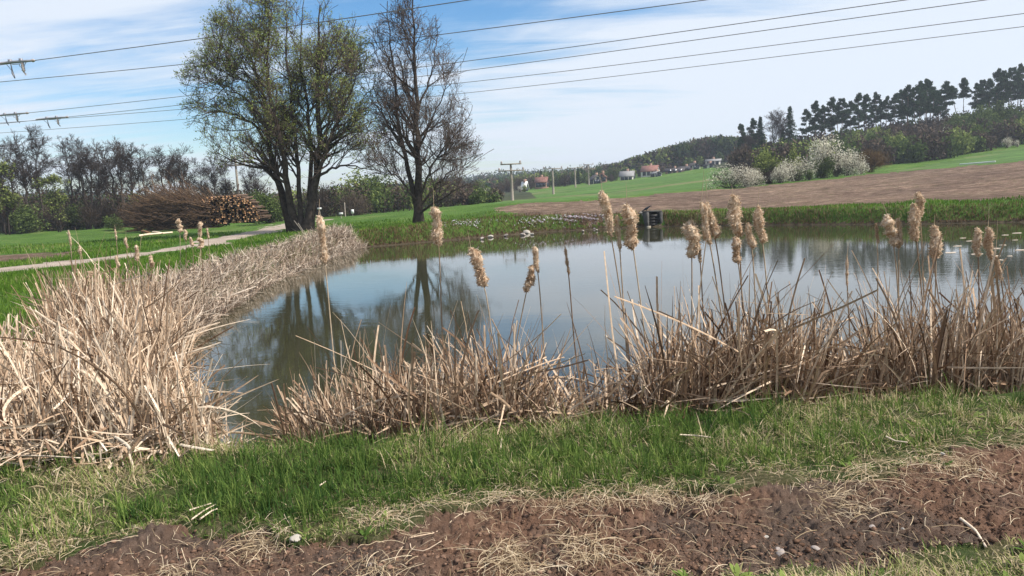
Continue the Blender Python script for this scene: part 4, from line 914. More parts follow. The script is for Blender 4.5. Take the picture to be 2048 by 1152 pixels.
def switch(label, x0, y0, x1, y1, z=11.):
    A = onz(x0, y0, z); B = onz(x1, y1, z); Bm = (A + B) / 2; L_ = np.linalg.norm(B - A)
    r = thing('line_switch', label, 'line switch', Bm, 'switches hanging on the wires', math.atan2(B[1] - A[1], B[0] - A[0]))
    h = L_ / 2
    g = Geo(); g.tubes(np.array([[[-h, 0, 0], [-h * .2, 0, .01], [h * .6, 0, 0], [h, 0, 0]]]), np.array([[.06, .085, .075, .06]]), 8, cap=True)
    for x in (-h * .30, h * .32): g.box((x, 0, .06), (.16, .14, .22))
    obj('bar', g.build('bar', [M_metal]), r)
    g = Geo(); g.tubes(np.array([[[h * .95, 0, 0], [h * 1.02, 0, 0], [h * 1.12, 0, 0]]]), np.array([[.09, .10, .03]]), 8, cap=True); obj('end_cap', g.build('end_cap', [M_porc], True), r)
    g = Geo(); g.tubes(np.array([[[-h * .28, 0, -.05], [-h * .26, 0, -.35], [-h * .24, 0, -.62], [-h * .15, 0, -.9]]]), np.array([[.025, .035, .06, .035]]), 6)
    g.tubes(np.array([[[-h * .55, 0, -.05], [-h * .4, 0, -.25], [-h * .26, 0, -.5]]]), np.full((1, 3), .018), 5)
    obj('hanging_rod', g.build('hanging_rod', [M_metal]), r)
    g = Geo(); zz_ = -np.linspace(.05, .62, 10); g.tubes(np.array([np.c_[np.full(10, h * .38) + np.linspace(0, .03, 10), np.zeros(10), zz_]]), np.array([[.04, .10, .06, .11, .07, .11, .07, .11, .06, .04]]), 8)
    g.tubes(np.array([[[h * .40, 0, -.6], [h * .48, 0, -.7], [h * .5, 0, -.78]]]), np.full((1, 3), .04), 6)
    obj('insulator', g.build('insulator', [M_porc], True), r)
    g = Geo(); g.tubes(np.array([[[h * .62, 0, -.04], [h * .5, 0, -.2], [h * .42, 0, -.3]]]), np.full((1, 3), .018), 5); g.tubes(np.array([[[-h * .2, 0, -.12], [h * .1, 0, -.13], [h * .34, 0, -.12]]]), np.full((1, 3), .022), 5)
    g.tubes(np.array([[[h * .22, 0, -.12], [h * .2, 0, -.25], [h * .3, 0, -.32]]]), np.full((1, 3), .018), 5)
    obj('link_arm', g.build('link_arm', [M_metal]), r)
switch('uppermost metal switch bar hanging on the top wire', -4, 127, 66, 121); switch('metal switch bar on the third wire, cut by the picture edge', -14, 232, 54, 226); switch('metal switch bar on the fourth wire, right of the other low one', 72, 239, 134, 234)

# ------------------------------------------------------------------ log stack and brushwood
LD = 61.
rng = np.random.default_rng(77)
def log_mesh(seed, L_=1.9):
    r = np.random.default_rng(seed); g = Geo(); k = 9; rad_ = np.array([[1., .98, .96, .95]])
    P = np.array([[[0, 0, 0], [.01, L_ * .33, .01], [-.01, L_ * .66, .0], [0, L_, 0]]]); g.tubes(P, rad_ * .1, k, m=0, rnd=r.uniform(0, 1), cap=1)
    return g.build('log', [M_logbark, M_wood])
lm = [log_mesh(i) for i in range(4)]
# stack profile in photo pixels: lower edge and upper edge along x
xs_ = np.arange(388, 522, 4.0)
cnt = 0; lrec = []
b0_ = place(455, LD)
for row_i, yy in enumerate(np.arange(0, 2.75, .165)):
    for px in xs_:
        lo = np.interp(px, [388, 410, 470, 522], [452, 450, 446, 441]); hi = np.interp(px, [385, 400, 412, 430, 480, 500, 515, 524], [440, 425, 398, 390, 391, 400, 415, 438])
        pj = px + (row_i % 2) * 2.0 + rng.uniform(-1.2, 1.2); p_lo = at(pj, lo, LD); p_hi = at(pj, hi, LD); z = p_lo[2] + .08 + yy
        if z > p_hi[2]: continue
        if cnt >= 420: break
        if rng.random() < .10: continue
        rr = rng.uniform(.55, 1.05); o = bpy.data.objects.new('log', lm[int(rng.integers(0, 4))]); C.objects.link(o)
        o.location = (p_lo[0], LD + rng.uniform(-.4, .4) + (.004 * row_i), z); o.scale = (rr, 1., rr); o.rotation_euler = (rng.normal() * .05, rng.uniform(0, 3), rng.normal() * .16)
        lrec.append(o); cnt += 1
for o in lrec[:0]: pass
for o in lrec: tag(o, 'cut log in the tall stack beside the brushwood', 'log', 'logs in the tall stack')
print('logs', cnt)
while len(lrec) > 300:
    o = lrec.pop(int(rng.integers(0, len(lrec)))); bpy.data.objects.remove(o)
g = Geo()   # heap of branches: butts to the right, tips fanning to the left
n = 1500; t0 = rng.random(n)
bx = np.array([at(a, 452, LD)[0] for a in 300 + 150 * rng.random(n)]); byy = LD + rng.uniform(-.6, 2.2, n)
top_h = np.interp(bx, [at(270, 400, LD)[0], at(310, 400, LD)[0], at(350, 400, LD)[0], at(400, 400, LD)[0], at(450, 400, LD)[0]], [.5, 1.8, 2.5, 2.35, 1.5])
bz = .45 + top_h * rng.random(n) ** .75
ln = rng.uniform(1.2, 3.4, n); an = rng.normal(.10, .36, n) + (bz - .5) * .12; ay = rng.normal(0, .45, n)
d = np.stack([-np.cos(an), ay, np.sin(an)], 1); P = [np.stack([bx, byy, bz], 1)]
for k in range(4):
    d = unit(d + rng.normal(size=d.shape) * .08 + [0, 0, .015]); P.append(P[-1] + d * (ln / 4)[:, None])
P = np.stack(P, 1); P[..., 2] = np.maximum(P[..., 2], .5)
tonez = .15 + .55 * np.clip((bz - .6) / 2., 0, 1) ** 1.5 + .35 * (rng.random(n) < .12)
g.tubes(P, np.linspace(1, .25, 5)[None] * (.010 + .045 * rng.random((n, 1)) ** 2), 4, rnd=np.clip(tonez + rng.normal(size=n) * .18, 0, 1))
P2, R2 = kids(P, np.full(P.shape[:2], .014), 5, .35, 1., .25, .7, .4, 1.1, .1, 4, rng, .8, .1, .4, rmin=.008); P2[..., 2] = np.maximum(P2[..., 2], .5)
g.tubes(P2, R2, 3, rnd=rng.random(len(P2)))
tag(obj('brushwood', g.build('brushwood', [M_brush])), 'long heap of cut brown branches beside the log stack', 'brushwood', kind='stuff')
def lying(name, label, x0, y0, x1, y1, r, mat, D=None):
    A = hit(x0, y0); B = hit(x1, y1); A[2] += r; B[2] += r; g = Geo(); c = (A + B) / 2; mid = c + [0, 0, .02]
    g.tubes(np.array([[A - c, (A + mid) / 2 - c + [0, 0, .02], mid - c, B - c]]), np.array([[r, r * .95, r * .9, r * .8]]), 8, cap=True)
    return tag(obj(name, g.build(name, mat), None, c), label, 'log', 'peeled logs lying on the grass')
lying('peeled_log', 'longest pale log flat on the grass before the brushwood', 278, 474, 345, 467, .07, [M_pale])
lying('peeled_log', 'short reddish log at the tip of the brushwood', 285, 466, 300, 470, .11, [M_wood]); lying('peeled_log', 'pale log just above the longest one', 306, 467, 326, 469, .08, [M_pale])

# ------------------------------------------------------------------ outlet box with the bird
ob = onz(1306, 453, 0.0); OD = ob[1]
r = thing('pond_outlet', 'dark concrete outlet box standing at the far shore', 'outlet box', (ob[0], OD + .05, 0), rot=.06)
wd = 33 * OD / F; ht = 29 * OD / F
g = Geo(); g.box((-wd / 2 + .07, 0, ht / 2 - .2), (.14, .8, ht + .4)); g.box((wd / 2 - .07, 0, ht / 2 - .2), (.14, .8, ht + .4)); g.box((0, .33, ht / 2 - .2), (wd - .29, .12, ht + .38)); g.box((0, .12, ht + .025), (wd + .03, .7, .05)); obj('concrete_shell', g.build('concrete_shell', [M_conc]), r)
g = Geo()
for k in range(4): g.box((0, -.30 + .004 * k, .09 + k * .15), (wd - .29, .05, .149))
obj('stop_boards', g.build('stop_boards', [M_slot]), r)
g = Geo(); g.box((-wd / 2 + .1, -.44, 0), (.2, .07, .12)); g.box((wd / 2 - .1, -.44, 0), (.2, .07, .12)); obj('base', g.build('base', [M_concl]), r)
g = Geo()
sl = onz(1282, 430, .6)
def rock(name, label, c, s, mat, seed, cat='stone', group=None, sx=(1, 1, 1)):
    rg = np.random.default_rng(seed); bm = bmesh.new(); bmesh.ops.create_icosphere(bm, subdivisions=3, radius=1.)
    ax = [unit(rg.normal(size=3)) for _ in range(7)]; dd = rg.uniform(.55, .9, 7)
    for v in bm.verts:
        p = np.array(v.co)
        for a, q in zip(ax, dd):
            k = p @ a
            if k > q: p = p - a * (k - q)
        v.co = Vector(p * np.array(sx) * s)
    me = bpy.data.meshes.new(name); bm.to_mesh(me); bm.free(); me.materials.append(mat)
    o = tag(obj(name, me, None, c), label, cat, group); o.rotation_euler = (rg.uniform(-.3, .3), rg.uniform(-.3, .3), rg.uniform(0, 6)); return o
for i, (a, b_, s, lb) in enumerate([(1283, 428, .14, 'pale slab on the grass left of the outlet box'), (1288, 436, .12, 'pale stone leaning against the outlet box')]):
    c = hit(a, b_, 20); rock('stone', lb, c + [0, 0, .03], s, M_stonew, 400 + i, sx=(1.3, .8, .6))
for i, (a, b_, s, lb) in enumerate([(1053, 466, .20, 'largest pale stone at the far waterline'), (1064, 469, .11, 'small pale stone right of the largest one'), (1046, 470, .13, 'flat stone left of the largest one'), (981, 474, .12, 'white stone at the water edge below the flower bank'), (964, 478, .12, 'flat stone at the water left of the white one'), (1012, 472, .11, 'dull stone between the two stone groups'),
        (1166, 463, .08, 'tiny pale stone on the mud near the outlet'), (1193, 461, .07, 'tiny white stone on the mud near the outlet'), (975, 402, .22, 'small white bale at the corner of the green field')]):
    c = onz(a, b_ - 1, .05) if i < 8 else hit(a, b_); rock('stone' if i < 8 else 'wrapped_bale', lb, c + [0, 0, .0 if i < 8 else .2], s * (1 if i < 8 else 1.6), M_stonew if i in (0, 1, 3, 7, 8) else M_stone, 410 + i, 'stone' if i < 8 else 'bale', sx=(1.2, .9, .65))
# bird: one continuous skinned body
def skin(name, verts, edges, radii, mat, parent=None, sub=2):
    me = bpy.data.meshes.new(name); me.from_pydata([tuple(v) for v in verts], edges, []); o = obj(name, me, parent)
    md = o.modifiers.new('skin', 'SKIN'); sv = me.skin_vertices[0].data
    for i, rr in enumerate(radii): sv[i].radius = rr if isinstance(rr, tuple) else (rr, rr)
    sv[0].use_root = True; md.use_smooth_shade = True
    s2 = o.modifiers.new('sub', 'SUBSURF'); s2.levels = sub; s2.render_levels = sub
    me.materials.append(mat); return o
k = .34
bv = [(0, 0, .14), (.09, 0, .175), (.17, 0, .225), (.215, 0, .255), (.262, 0, .262), (.33, 0, .25), (-.08, 0, .09), (-.17, 0, .03), (-.26, 0, -.02), (.02, -.03, .07), (.035, -.035, .0), (.02, .03, .07), (.035, .035, .0), (.075, -.035, -.0), (.075, .035, -.0)]
be = [(0, 1), (1, 2), (2, 3), (3, 4), (4, 5), (0, 6), (6, 7), (7, 8), (0, 9), (9, 10), (0, 11), (11, 12), (10, 13), (12, 14)]
br = [.072, .07, .045, .04, .032, .006, .055, .028, .02, .016, .008, .016, .008, .005, .005]
bird = skin('bird', [tuple(np.array(v) * .92) for v in bv], be, [x * .9 for x in br], M_feather)
bl = np.array([ob[0] - wd / 2 + .09, OD + .0, ht + .062]); bird.location = bl; tag(bird, 'black crow leaning forward on the left corner of the outlet box', 'bird')

# signs and post on the far path
def sign(label, px, py, D, w_, h_, Hp):
    b = place(px, D); zt = at(px, py, D)[2]; r = thing('sign', label, 'sign', b)
    g = Geo(); g.tubes(np.array([[[0, 0, -.1], [0, 0, zt - b[2]]]]), np.array([[.03, .03]]), 6, cap=True); obj('post', g.build('post', [M_polewood]), r)
    g = Geo(); g.box((0, -.05, zt - b[2]), (w_, .03, h_)); obj('panel', g.build('panel', [M_signw]), r)
sign('small blank white panel on a short post past the large tree', 683, 427, 60, .32, .15, 1); sign('white panel near the path behind the trunks', 641, 417, 66, .35, .16, 1); sign('white marker board at the foot of the young trees', 706, 423, 75, .28, .42, 1)
def stick(name, label, pts, r, mat, cat='post', z=None, group=None):
    P = np.array(pts); c = P[0].copy(); g = Geo(); g.tubes((P - c)[None], np.full((1, len(P)), r) if np.isscalar(r) else np.array([r]), 6, cap=True); return tag(obj(name, g.build(name, [mat]), None, c), label, cat, group)
for i, (x0, y0, x1, y1) in enumerate([(606, 462, 588, 441), (608, 461, 596, 446)]):
    A = place(x0, 40.5); B = at(x1, y1, 40.8); stick('leaning_stake', ['longer thin grey stake leaning on the large tree trunk', 'shorter thin stake leaning on the large tree trunk'][i], [A, (A + B) / 2, B], .022, M_polewood)
A = place(690, 40.); stick('wooden_post', 'thin bare post behind the hanging branch past the large tree', [place(691, 75), at(689, 405, 75)], .05, M_polewood)
# irrigation pipe along the crop edge
A = hit(1920, 331.0); Bp = hit(1990, 326); A[2] += .15; Bp[2] += .15
stick('pale_pipe', 'pale straight pipe lying on the edge between green and brown field', [A, (A + Bp) / 2, Bp], .09, M_signw, 'pipe')

# ------------------------------------------------------------------ cattails
def cattail(label, top, bot, wpx, base, spike=None, style='fluffy', group='cattails standing in the near reeds', seed=0, zb=0.05, far=False, rtone=0.):
    rng = np.random.default_rng(seed + 900); B = onz(base[0], base[1], zb); D = B[1]
    Tp = at(top[0], top[1], D); Bt = at(bot[0], bot[1], D)
    r = thing('cattail', label, 'cattail', B, group)
    HL = np.linalg.norm(Tp - Bt); sc = D / F; R0 = wpx * sc / 2 * .82
    # stem: from the ground up through the head
    mid = B * .5 + Bt * .5 + np.array([rng.normal() * .02, rng.normal() * .02, 0])
    P = resample([B - [0, 0, .25], B, mid, Bt, Tp], 14) - B; g = Geo(); g.tubes(P[None], np.linspace(.0075, .0045, 14)[None], 6, rnd=rng.random(1)); obj('stem', g.build('stem', [M_stem], True), r)
    if spike:
        S = at(spike[0], spike[1], D); q = resample([Tp, (Tp + S) / 2 + [.004, 0, 0], S], 6) - B; g = Geo(); g.tubes(q[None], np.linspace(.0028, .0012, 6)[None], 5, rnd=np.array([.8])); obj('spike', g.build('spike', [M_stem], True), r)
    # seed head
    nu, nv = 34, 14; ax = unit(Tp - Bt); s1 = unit(np.cross(ax, [0.1, 1, 0.02])); s2 = np.cross(ax, s1)
    tt = np.linspace(0, 1, nu); ph = rng.uniform(0, 9, 5)
    env = np.minimum(1, (tt * 7 + .12)) ** .7 * np.minimum(1, (1 - tt) * 6 + .1) ** .6
    if style == 'thin': prof = R0 * (.55 + .45 * np.abs(np.sin(tt * 9 + ph[0])) * (.5 + rng.random(nu)))
    elif style == 'double': prof = R0 * (.62 + .5 * np.sin(tt * 2 * math.pi * 1.5 + ph[0] * 0 + .5) ** 2)
    elif style == 'fattop': prof = R0 * (.65 + .4 * tt)
    elif style == 'fatbottom': prof = R0 * (1.1 - .5 * tt)
    else: prof = R0 * (.86 + .16 * np.sin(tt * 9 + ph[1]) + .07 * np.sin(tt * 23 + ph[2]))
    prof = prof * env
    off = (np.sin(tt * 5 + ph[3])[:, None] * s1 + np.cos(tt * 6 + ph[4])[:, None] * s2) * R0 * (.28 if style != 'thin' else .1)
    cl = Bt + (Tp - Bt) * tt[:, None] + off * env[:, None]
    th = np.linspace(0, 2 * math.pi, nv, endpoint=False)
    TH, TT = np.meshgrid(th, tt)
    lump = 1 + .42 * fbm(np.cos(TH) * 1.6 + seed * 3.1 + TT * HL * 14, np.sin(TH) * 1.6 + TT * HL * 26, 1.2, 4, seed, .6)
    V_ = cl[:, None] + (prof[:, None] * lump)[..., None] * .88 * (np.cos(TH)[..., None] * s1 + np.sin(TH)[..., None] * s2)
    i = np.arange(nu - 1)[:, None] * nv; j = np.arange(nv)[None]; j2 = (j + 1) % nv
    Qh = np.stack([i + j, i + j2, i + nv + j2, i + nv + j], -1).reshape(-1, 4)
    g = Geo(); rv = np.clip(.62 + rtone + (lump - 1) * 1.6 + rng.normal(size=lump.shape) * .12, 0, 1).ravel(); g.add(V_.reshape(-1, 3) - B, quads=Qh, rnd=rv)
    n = 620 if not far else 220; a = rng.integers(0, nu, n); c = rng.integers(0, nv, n); p0 = V_[a, c] - B; nrm = unit(V_[a, c] - cl[a])
    dirn = unit(nrm + rng.normal(size=(n, 3)) * .6 + np.array([-.25, 0, -.25])); ll = rng.uniform(.3, 1.0, n) * R0 * .55
    if style == 'thin': ll *= 1.4
    Pr = np.stack([p0 - nrm * R0 * .06, p0 + dirn * ll[:, None] * .5, p0 + dirn * ll[:, None] + [0, 0, 0]], 1) ; Pr[:, 2] += rng.normal(size=(n, 3)) * R0 * .06
    side = unit(np.cross(dirn, rdir(rng, n))); Wd = np.stack([np.full(n, 1.), np.full(n, .8), np.full(n, .15)], 1) * R0 * rng.uniform(.10, .26, (n, 1))
    g.ribbons(Pr, Wd, side[:, None], rnd=np.clip(rng.normal(.70 + rtone, .2, n), 0, 1))
    obj('seed_head', g.build('seed_head', [M_fluff], True), r)
    return r
near = [ # label, top, bottom, width, base, spike, style, tone
 ('tall cattail with a long wavy head, standing alone over open water', (637, 431), (651, 527), 22, (682, 858), (639, 398), 'wavy', 0),
 ('tall cattail with two plump fluffy bulges against the grass below the bare alder', (867, 414), (879, 490), 27, (898, 850), (866, 375), 'wavy', 0),
 ('leaning cattail with a fat ragged grey head and a second spike tip', (941, 496), (972, 572), 30, (1002, 850), (935, 462), 'wavy', -.08),
 ('cattail bent to the right with a small curly head over open water', (1068, 493), (1077, 545), 15, (1098, 842), None, 'fattop', 0),
 ('cattail leaning left with a spindle-shaped brown head', (1066, 530), (1052, 584), 22, (1012, 846), (1074, 515), 'wavy', -.12),
 ('very thin cattail with a stripped reddish head over open water', (1130, 494), (1138, 549), 8, (1172, 842), (1125, 470), 'thin', -.25),
 ('tall cattail with a long tapering head, leftmost of the high group left of the crow', (1204, 382), (1223, 472), 25, (1270, 842), (1199, 345), 'fattop', 0),
 ('slim cattail hanging just right of the long tapering head', (1234, 430), (1240, 502), 12, (1262, 840), None, 'thin', .05),
 ('plump cattail with a broad fluffy head just left of the crow', (1253, 410), (1267, 498), 33, (1304, 838), (1252, 365), 'wavy', 0),
 ('very broad oval cattail head right of the outlet box', (1382, 441), (1384, 515), 35, (1392, 835), (1382, 428), 'wavy', 0),
 ('tiny ragged cattail head tucked under the broad oval one', (1398, 492), (1401, 525), 9, (1412, 832), None, 'thin', -.05),
 ('left of a crossing pair of cattails, with a paler narrow head', (1402, 405), (1421, 488), 21, (1462, 832), (1408, 338), 'wavy', .02),
 ('right of a crossing pair of cattails, flaring at its bottom', (1414, 404), (1432, 476), 25, (1470, 830), (1411, 352), 'fatbottom', -.02),
 ('tallest cattail of the middle clump, with a long broad head', (1465, 390), (1479, 472), 32, (1512, 828), (1463, 368), 'wavy', 0),
 ('dark-cored cattail head directly below the tallest one', (1470, 474), (1477, 526), 21, (1505, 832), None, 'wavy', -.12),
 ('short smooth cattail head between the two tall ones of the middle clump', (1496, 445), (1506, 496), 20, (1530, 828), None, 'fatbottom', .05),
 ('straight fluffy cattail at the right end of the middle clump', (1515, 413), (1526, 485), 25, (1548, 826), (1517, 378), 'wavy', 0),
 ('thin stripped cattail standing alone in the wide gap of water', (1694, 512), (1694, 572), 7, (1702, 815), (1696, 483), 'thin', -.1),
 ('thin dark stripped cattail at the left of the right clump', (1752, 447), (1756, 486), 8, (1750, 810), None, 'thin', -.35),
 ('cattail with a pinched hourglass head, bent spike to the left', (1774, 430), (1790, 492), 27, (1802, 808), (1766, 406), 'double', .04),
 ('narrow brown cattail touching the hourglass-shaped one', (1797, 437), (1797, 495), 16, (1806, 806), None, 'fatbottom', -.1),
 ('long broad cattail head in front of the highest one in the right clump', (1826, 408), (1833, 482), 25, (1868, 806), None, 'wavy', -.04),
 ('highest cattail of the right clump, blunt-topped', (1836, 384), (1841, 432), 20, (1860, 803), None, 'wavy', -.02),
 ('cattail widening downwards into a soft skirt, alone right of the right clump', (1868, 451), (1873, 515), 27, (1884, 802), (1869, 430), 'fatbottom', 0),
 ('evenly cylindrical pale cattail near the right edge', (1953, 456), (1957, 512), 20, (1966, 796), None, 'wavy', .02),
 ('ragged dark-flecked cattail near the right edge', (1976, 455), (1983, 520), 21, (1996, 794), (1978, 408), 'wavy', -.1),
 ('thin slanting cattail remnant beside the ragged one at the right edge', (1991, 512), (2004, 562), 11, (2026, 792), (1995, 440), 'thin', -.1)]
for i, (lb, tp, bt, wpx, bs, sp, st, tone) in enumerate(near): cattail(lb, tp, bt, wpx, bs, sp, st, seed=i, rtone=tone, zb=.0)
farc = [('pale two-lobed cattail in front of the brushwood, tallest of the left bank', (358, 437), (360, 465), 13, (364, 620), None, 'double'), ('small cattail just right of the two-lobed one', (369, 459), (373, 480), 9, (374, 622), None, 'wavy'), ('small cattail over the path, low of its trio', (380, 474), (386, 492), 9, (386, 622), None, 'fatbottom'),
        ('long pale cattail before the log stack', (400, 443), (401, 475), 11, (404, 620), None, 'fattop'), ('doubled round cattail head on the path edge', (399, 475), (403, 497), 15, (408, 624), None, 'wavy'), ('thin stripped cattail right of the log stack group', (414, 456), (417, 478), 6, (422, 618), None, 'thin'),
        ('upright cattail with a ribbed head on the left bank grass', (272, 490), (275, 522), 11, (282, 660), None, 'wavy'), ('blunt spindle cattail right of the ribbed one', (302, 511), (303, 536), 12, (308, 650), (301, 500), 'wavy'), ('small ragged cattail left of the ribbed one', (251, 475), (254, 497), 8, (262, 660), (252, 462), 'fattop'),
        ('tall thin cattail spike before the green bush', (230, 458), (233, 480), 5, (240, 670), (229, 450), 'thin'), ('torn white cattail head lower on the left bank', (232, 511), (238, 534), 8, (244, 672), None, 'fatbottom'), ('faded cattail over the reddish plot', (158, 492), (161, 508), 9, (172, 690), (150, 455), 'wavy'),
        ('slender cattail spike left of the faded one', (137, 460), (142, 492), 6, (152, 690), None, 'thin'), ('round puff of cattail fluff low over the left reeds', (178, 542), (181, 555), 13, (186, 690), None, 'wavy')]
for i, (lb, tp, bt, wpx, bs, sp, st) in enumerate(farc): cattail(lb, tp, bt, wpx, bs, sp, st, group='cattails on the left bank', seed=60 + i, far=True, zb=.12)

# ------------------------------------------------------------------ dead reeds
def reed_patch(g, n, xy, H, rng, mix=(.45, .3, .25), width=.017, lean=.14, hang=None, tone=0., hz=0.0):
    """xy: (n,2) roots; H: (n,) heights; mix: upright, broken, fallen"""
    z0 = height(xy[:, 0], xy[:, 1]); z0 = np.maximum(z0, -.12)
    kind = rng.choice(3, n, p=mix); m = 8; d = unit(np.c_[rng.normal(size=(n, 2)) * lean, np.ones(n)])
    # fallen ones start anywhere in the pile and lie low
    fl = kind == 2; az = rng.uniform(0, 2 * math.pi, n); inc = np.abs(rng.normal(.15, .45, n))
    df = np.stack([np.cos(az) * np.cos(inc), np.sin(az) * np.cos(inc), np.sin(inc)], 1); d[fl] = df[fl]
    start = np.c_[xy, z0 - .03]; start[fl, 2] += H[fl] * rng.random(fl.sum()) ** 1.4 * .62
    L_ = H * rng.uniform(.75, 1.15, n); L_[fl] = H[fl] * rng.uniform(.45, 1.0, fl.sum())
    brk = np.where(kind == 1, rng.integers(2, 7, n), 99); faz = rng.uniform(0, 2 * math.pi, n)
    nd_ = np.stack([np.cos(faz), np.sin(faz), rng.uniform(-1.4, .35, n)], 1); nd_ = unit(nd_)
    bend = rng.normal(size=(n, 3)) * .05; bend[:, 2] -= .012
    P = [start]; cur = start; dd = d.copy()
    for k in range(1, m):
        dd = unit(dd + bend + rng.normal(size=(n, 3)) * .012); hit_ = brk == k; dd[hit_] = nd_[hit_]
        cur = cur + dd * (L_ / (m - 1))[:, None]; cur[:, 2] = np.maximum(cur[:, 2], np.maximum(z0, 0) + .01); P.append(cur)
    P = np.stack(P, 1); w0 = width * rng.uniform(.45, 1.35, n)
    tp_ = np.where(rng.random(n) < .5, .75, .15)[:, None]; tl = np.linspace(0, 1, m)[None]; W = w0[:, None] * (1 - (1 - tp_) * tl ** 2.2)
    sd_ = rdir(rng, n); sd_ = unit(np.cross(d, sd_))
    tw = rng.normal(size=(n, 1, 3)) * .25 * tl[..., None]; S = unit(sd_[:, None] + tw)
    rn = np.clip(rng.beta(2.0, 1.8, n) + tone, 0, 1)
    # folded ribbon: two narrow faces in a shallow V
    T = unit(np.gradient(P, axis=1)); Nn_ = unit(np.cross(T, S)) * (W * .22)[..., None]
    V_ = np.stack([P - S * W[..., None] / 2, P + Nn_, P + S * W[..., None] / 2], 2)
    i = np.arange(m - 1)[:, None] * 3; j = np.arange(2)[None]; q = np.stack([i + j, i + j + 1, i + 3 + j + 1, i + 3 + j], -1).reshape(-1, 4)
    Qr = (q[None] + (np.arange(n) * m * 3)[:, None, None]).reshape(-1, 4); g.add(V_, quads=Qr, rnd=np.repeat(rn, m * 3))
def roots(n, pxa, pxb, ya, yb, rng, z=0.02):
    """random roots between two photo rows"""
    px = rng.uniform(pxa, pxb, n); t = rng.random(n); py = (np.interp(px, *ya) if isinstance(ya, tuple) else ya) * (1 - t) + (np.interp(px, *yb) if isinstance(yb, tuple) else yb) * t
    return np.array([onz(a, b, z)[:2] for a, b in zip(px, py)]), px
rng = np.random.default_rng(2024)
front = ([430, 560, 760, 1050, 1350, 1650, 2048, 2400], [935, 965, 972, 960, 928, 893, 856, 826])
back = ([430, 560, 760, 1050, 1350, 1650, 2048, 2400], [905, 872, 862, 852, 828, 808, 776, 750])
def patch(name, label, parts, mat=None):
    g = Geo()
    for (n, a, b, H, mix, wd_, ln_) in parts:
        xy, px = roots(n, a, b, back, front, rng); Hn = H * np.clip(rng.normal(1, .2, n), .4, 1.5); reed_patch(g, n, xy, Hn, rng, mix, wd_, ln_, tone=-.07)
    return tag(obj(name, g.build(name, [mat or M_reed])), label, 'reeds', kind='stuff')
patch('dead_reeds', 'tangled clump of dead reeds left of the middle, beside the open gap', [(520, 582, 670, .50, (.5, .2, .3), .014, .16), (600, 640, 800, .62, (.5, .2, .3), .014, .18), (60, 650, 720, .9, (.8, .2, 0), .013, .10), (420, 585, 770, .34, (.2, .2, .6), .015, .4)])
patch('dead_reeds', 'broad heap of collapsed brown reeds in the middle of the near shore', [(1750, 750, 1080, .84, (.36, .3, .34), .016, .22), (60, 760, 1060, 1.05, (.75, .25, 0), .015, .14), (800, 740, 1100, .42, (.1, .3, .6), .018, .4)])
patch('dead_reeds', 'low sagging reeds between the two tall clumps', [(900, 1050, 1340, .60, (.3, .3, .4), .018, .25), (45, 1050, 1340, .95, (.8, .2, 0), .013, .16), (360, 1050, 1340, .36, (.1, .3, .6), .017, .4)])
patch('dead_reeds', 'dense tall reed clump below the crossing cattails', [(1950, 1310, 1620, .90, (.45, .25, .3), .0165, .16), (110, 1320, 1600, 1.15, (.8, .2, 0), .016, .11), (800, 1300, 1640, .42, (.1, .3, .6), .018, .4)])
patch('dead_reeds', 'thin stretch of reeds left of the right clump', [(800, 1590, 1760, .68, (.5, .25, .25), .016, .16), (45, 1600, 1750, .95, (.9, .1, 0), .013, .12), (320, 1590, 1760, .36, (.1, .3, .6), .016, .4)])
patch('dead_reeds', 'upright reed clump at the right end of the near shore', [(1300, 1740, 2090, .90, (.6, .2, .2), .017, .12), (100, 1740, 2060, 1.2, (.9, .1, 0), .014, .08), (650, 1740, 2090, .38, (.1, .3, .6), .017, .4), (350, 2040, 2400, .8, (.6, .2, .2), .016, .15)])
# low mat in the open gap with a few tall pale sticks
g = Geo(); xy, _ = roots(230, 430, 590, 905, 950, rng); reed_patch(g, 230, xy, np.full(230, .26), rng, (.15, .15, .7), .011, .5, tone=-.1)
xy, _ = roots(24, 425, 500, 905, 940, rng); reed_patch(g, 24, xy, rng.uniform(.25, .7, 24), rng, (.9, .1, 0), .013, .10, tone=.25)
tag(obj('dead_reeds', g.build('dead_reeds', [M_reed])), 'low mat of flattened reeds with a few pale sticks in the open gap', 'reeds', kind='stuff')
# left mass, front to back
g = Geo()
def leftroots(n, D0, D1, x0, x1):
    D = rng.uniform(D0, D1, n); px = rng.uniform(x0, x1, n); P = np.array([at(a, 600, d)[:2] for a, d in zip(px, D)]); sdv = pond_sd(P[:, 0], P[:, 1]); k = (sdv > -.05) & (sdv < 5.2 + .0 * D)
    return P[k]
for (n, D0, D1, x0, x1, H, mix, wd_, tone, dmax) in [(1800, 4.6, 5.9, -160, 396, .60, (.5, .25, .25), .017, .16, 9), (850, 4.35, 5.9, -160, 350, .34, (.1, .3, .6), .017, .15, 9), (900, 6.0, 7.8, -160, 200, .55, (.55, .2, .25), .019, .1, 3.6), (900, 6.0, 8., 180, 338, .70, (.6, .2, .2), .018, .08, 9), (1400, 7.8, 10.5, 80, 366, .72, (.7, .15, .15), .017, .02, 2.3), (1000, 10., 13., 110, 460, .60, (.7, .15, .15), .016, -.02, 1.9), (110, 8., 12., 90, 410, .98, (.95, .05, 0), .014, .05, 2.2)]:
    xy = leftroots(n, D0, D1, x0, x1); sdv = pond_sd(xy[:, 0], xy[:, 1]); xy = xy[sdv < dmax]
    if len(xy): reed_patch(g, len(xy), xy, H * np.clip(rng.normal(1, .22, len(xy)), .4, 1.6), rng, mix, wd_, .10, tone=tone)
tag(obj('dead_reeds', g.build('dead_reeds', [M_reed])), 'large mass of bleached dead reeds at the lower left corner of the pond', 'reeds', kind='stuff')
g = Geo()
s = np.linspace(0, 1, 60); shore = POND[31:39]
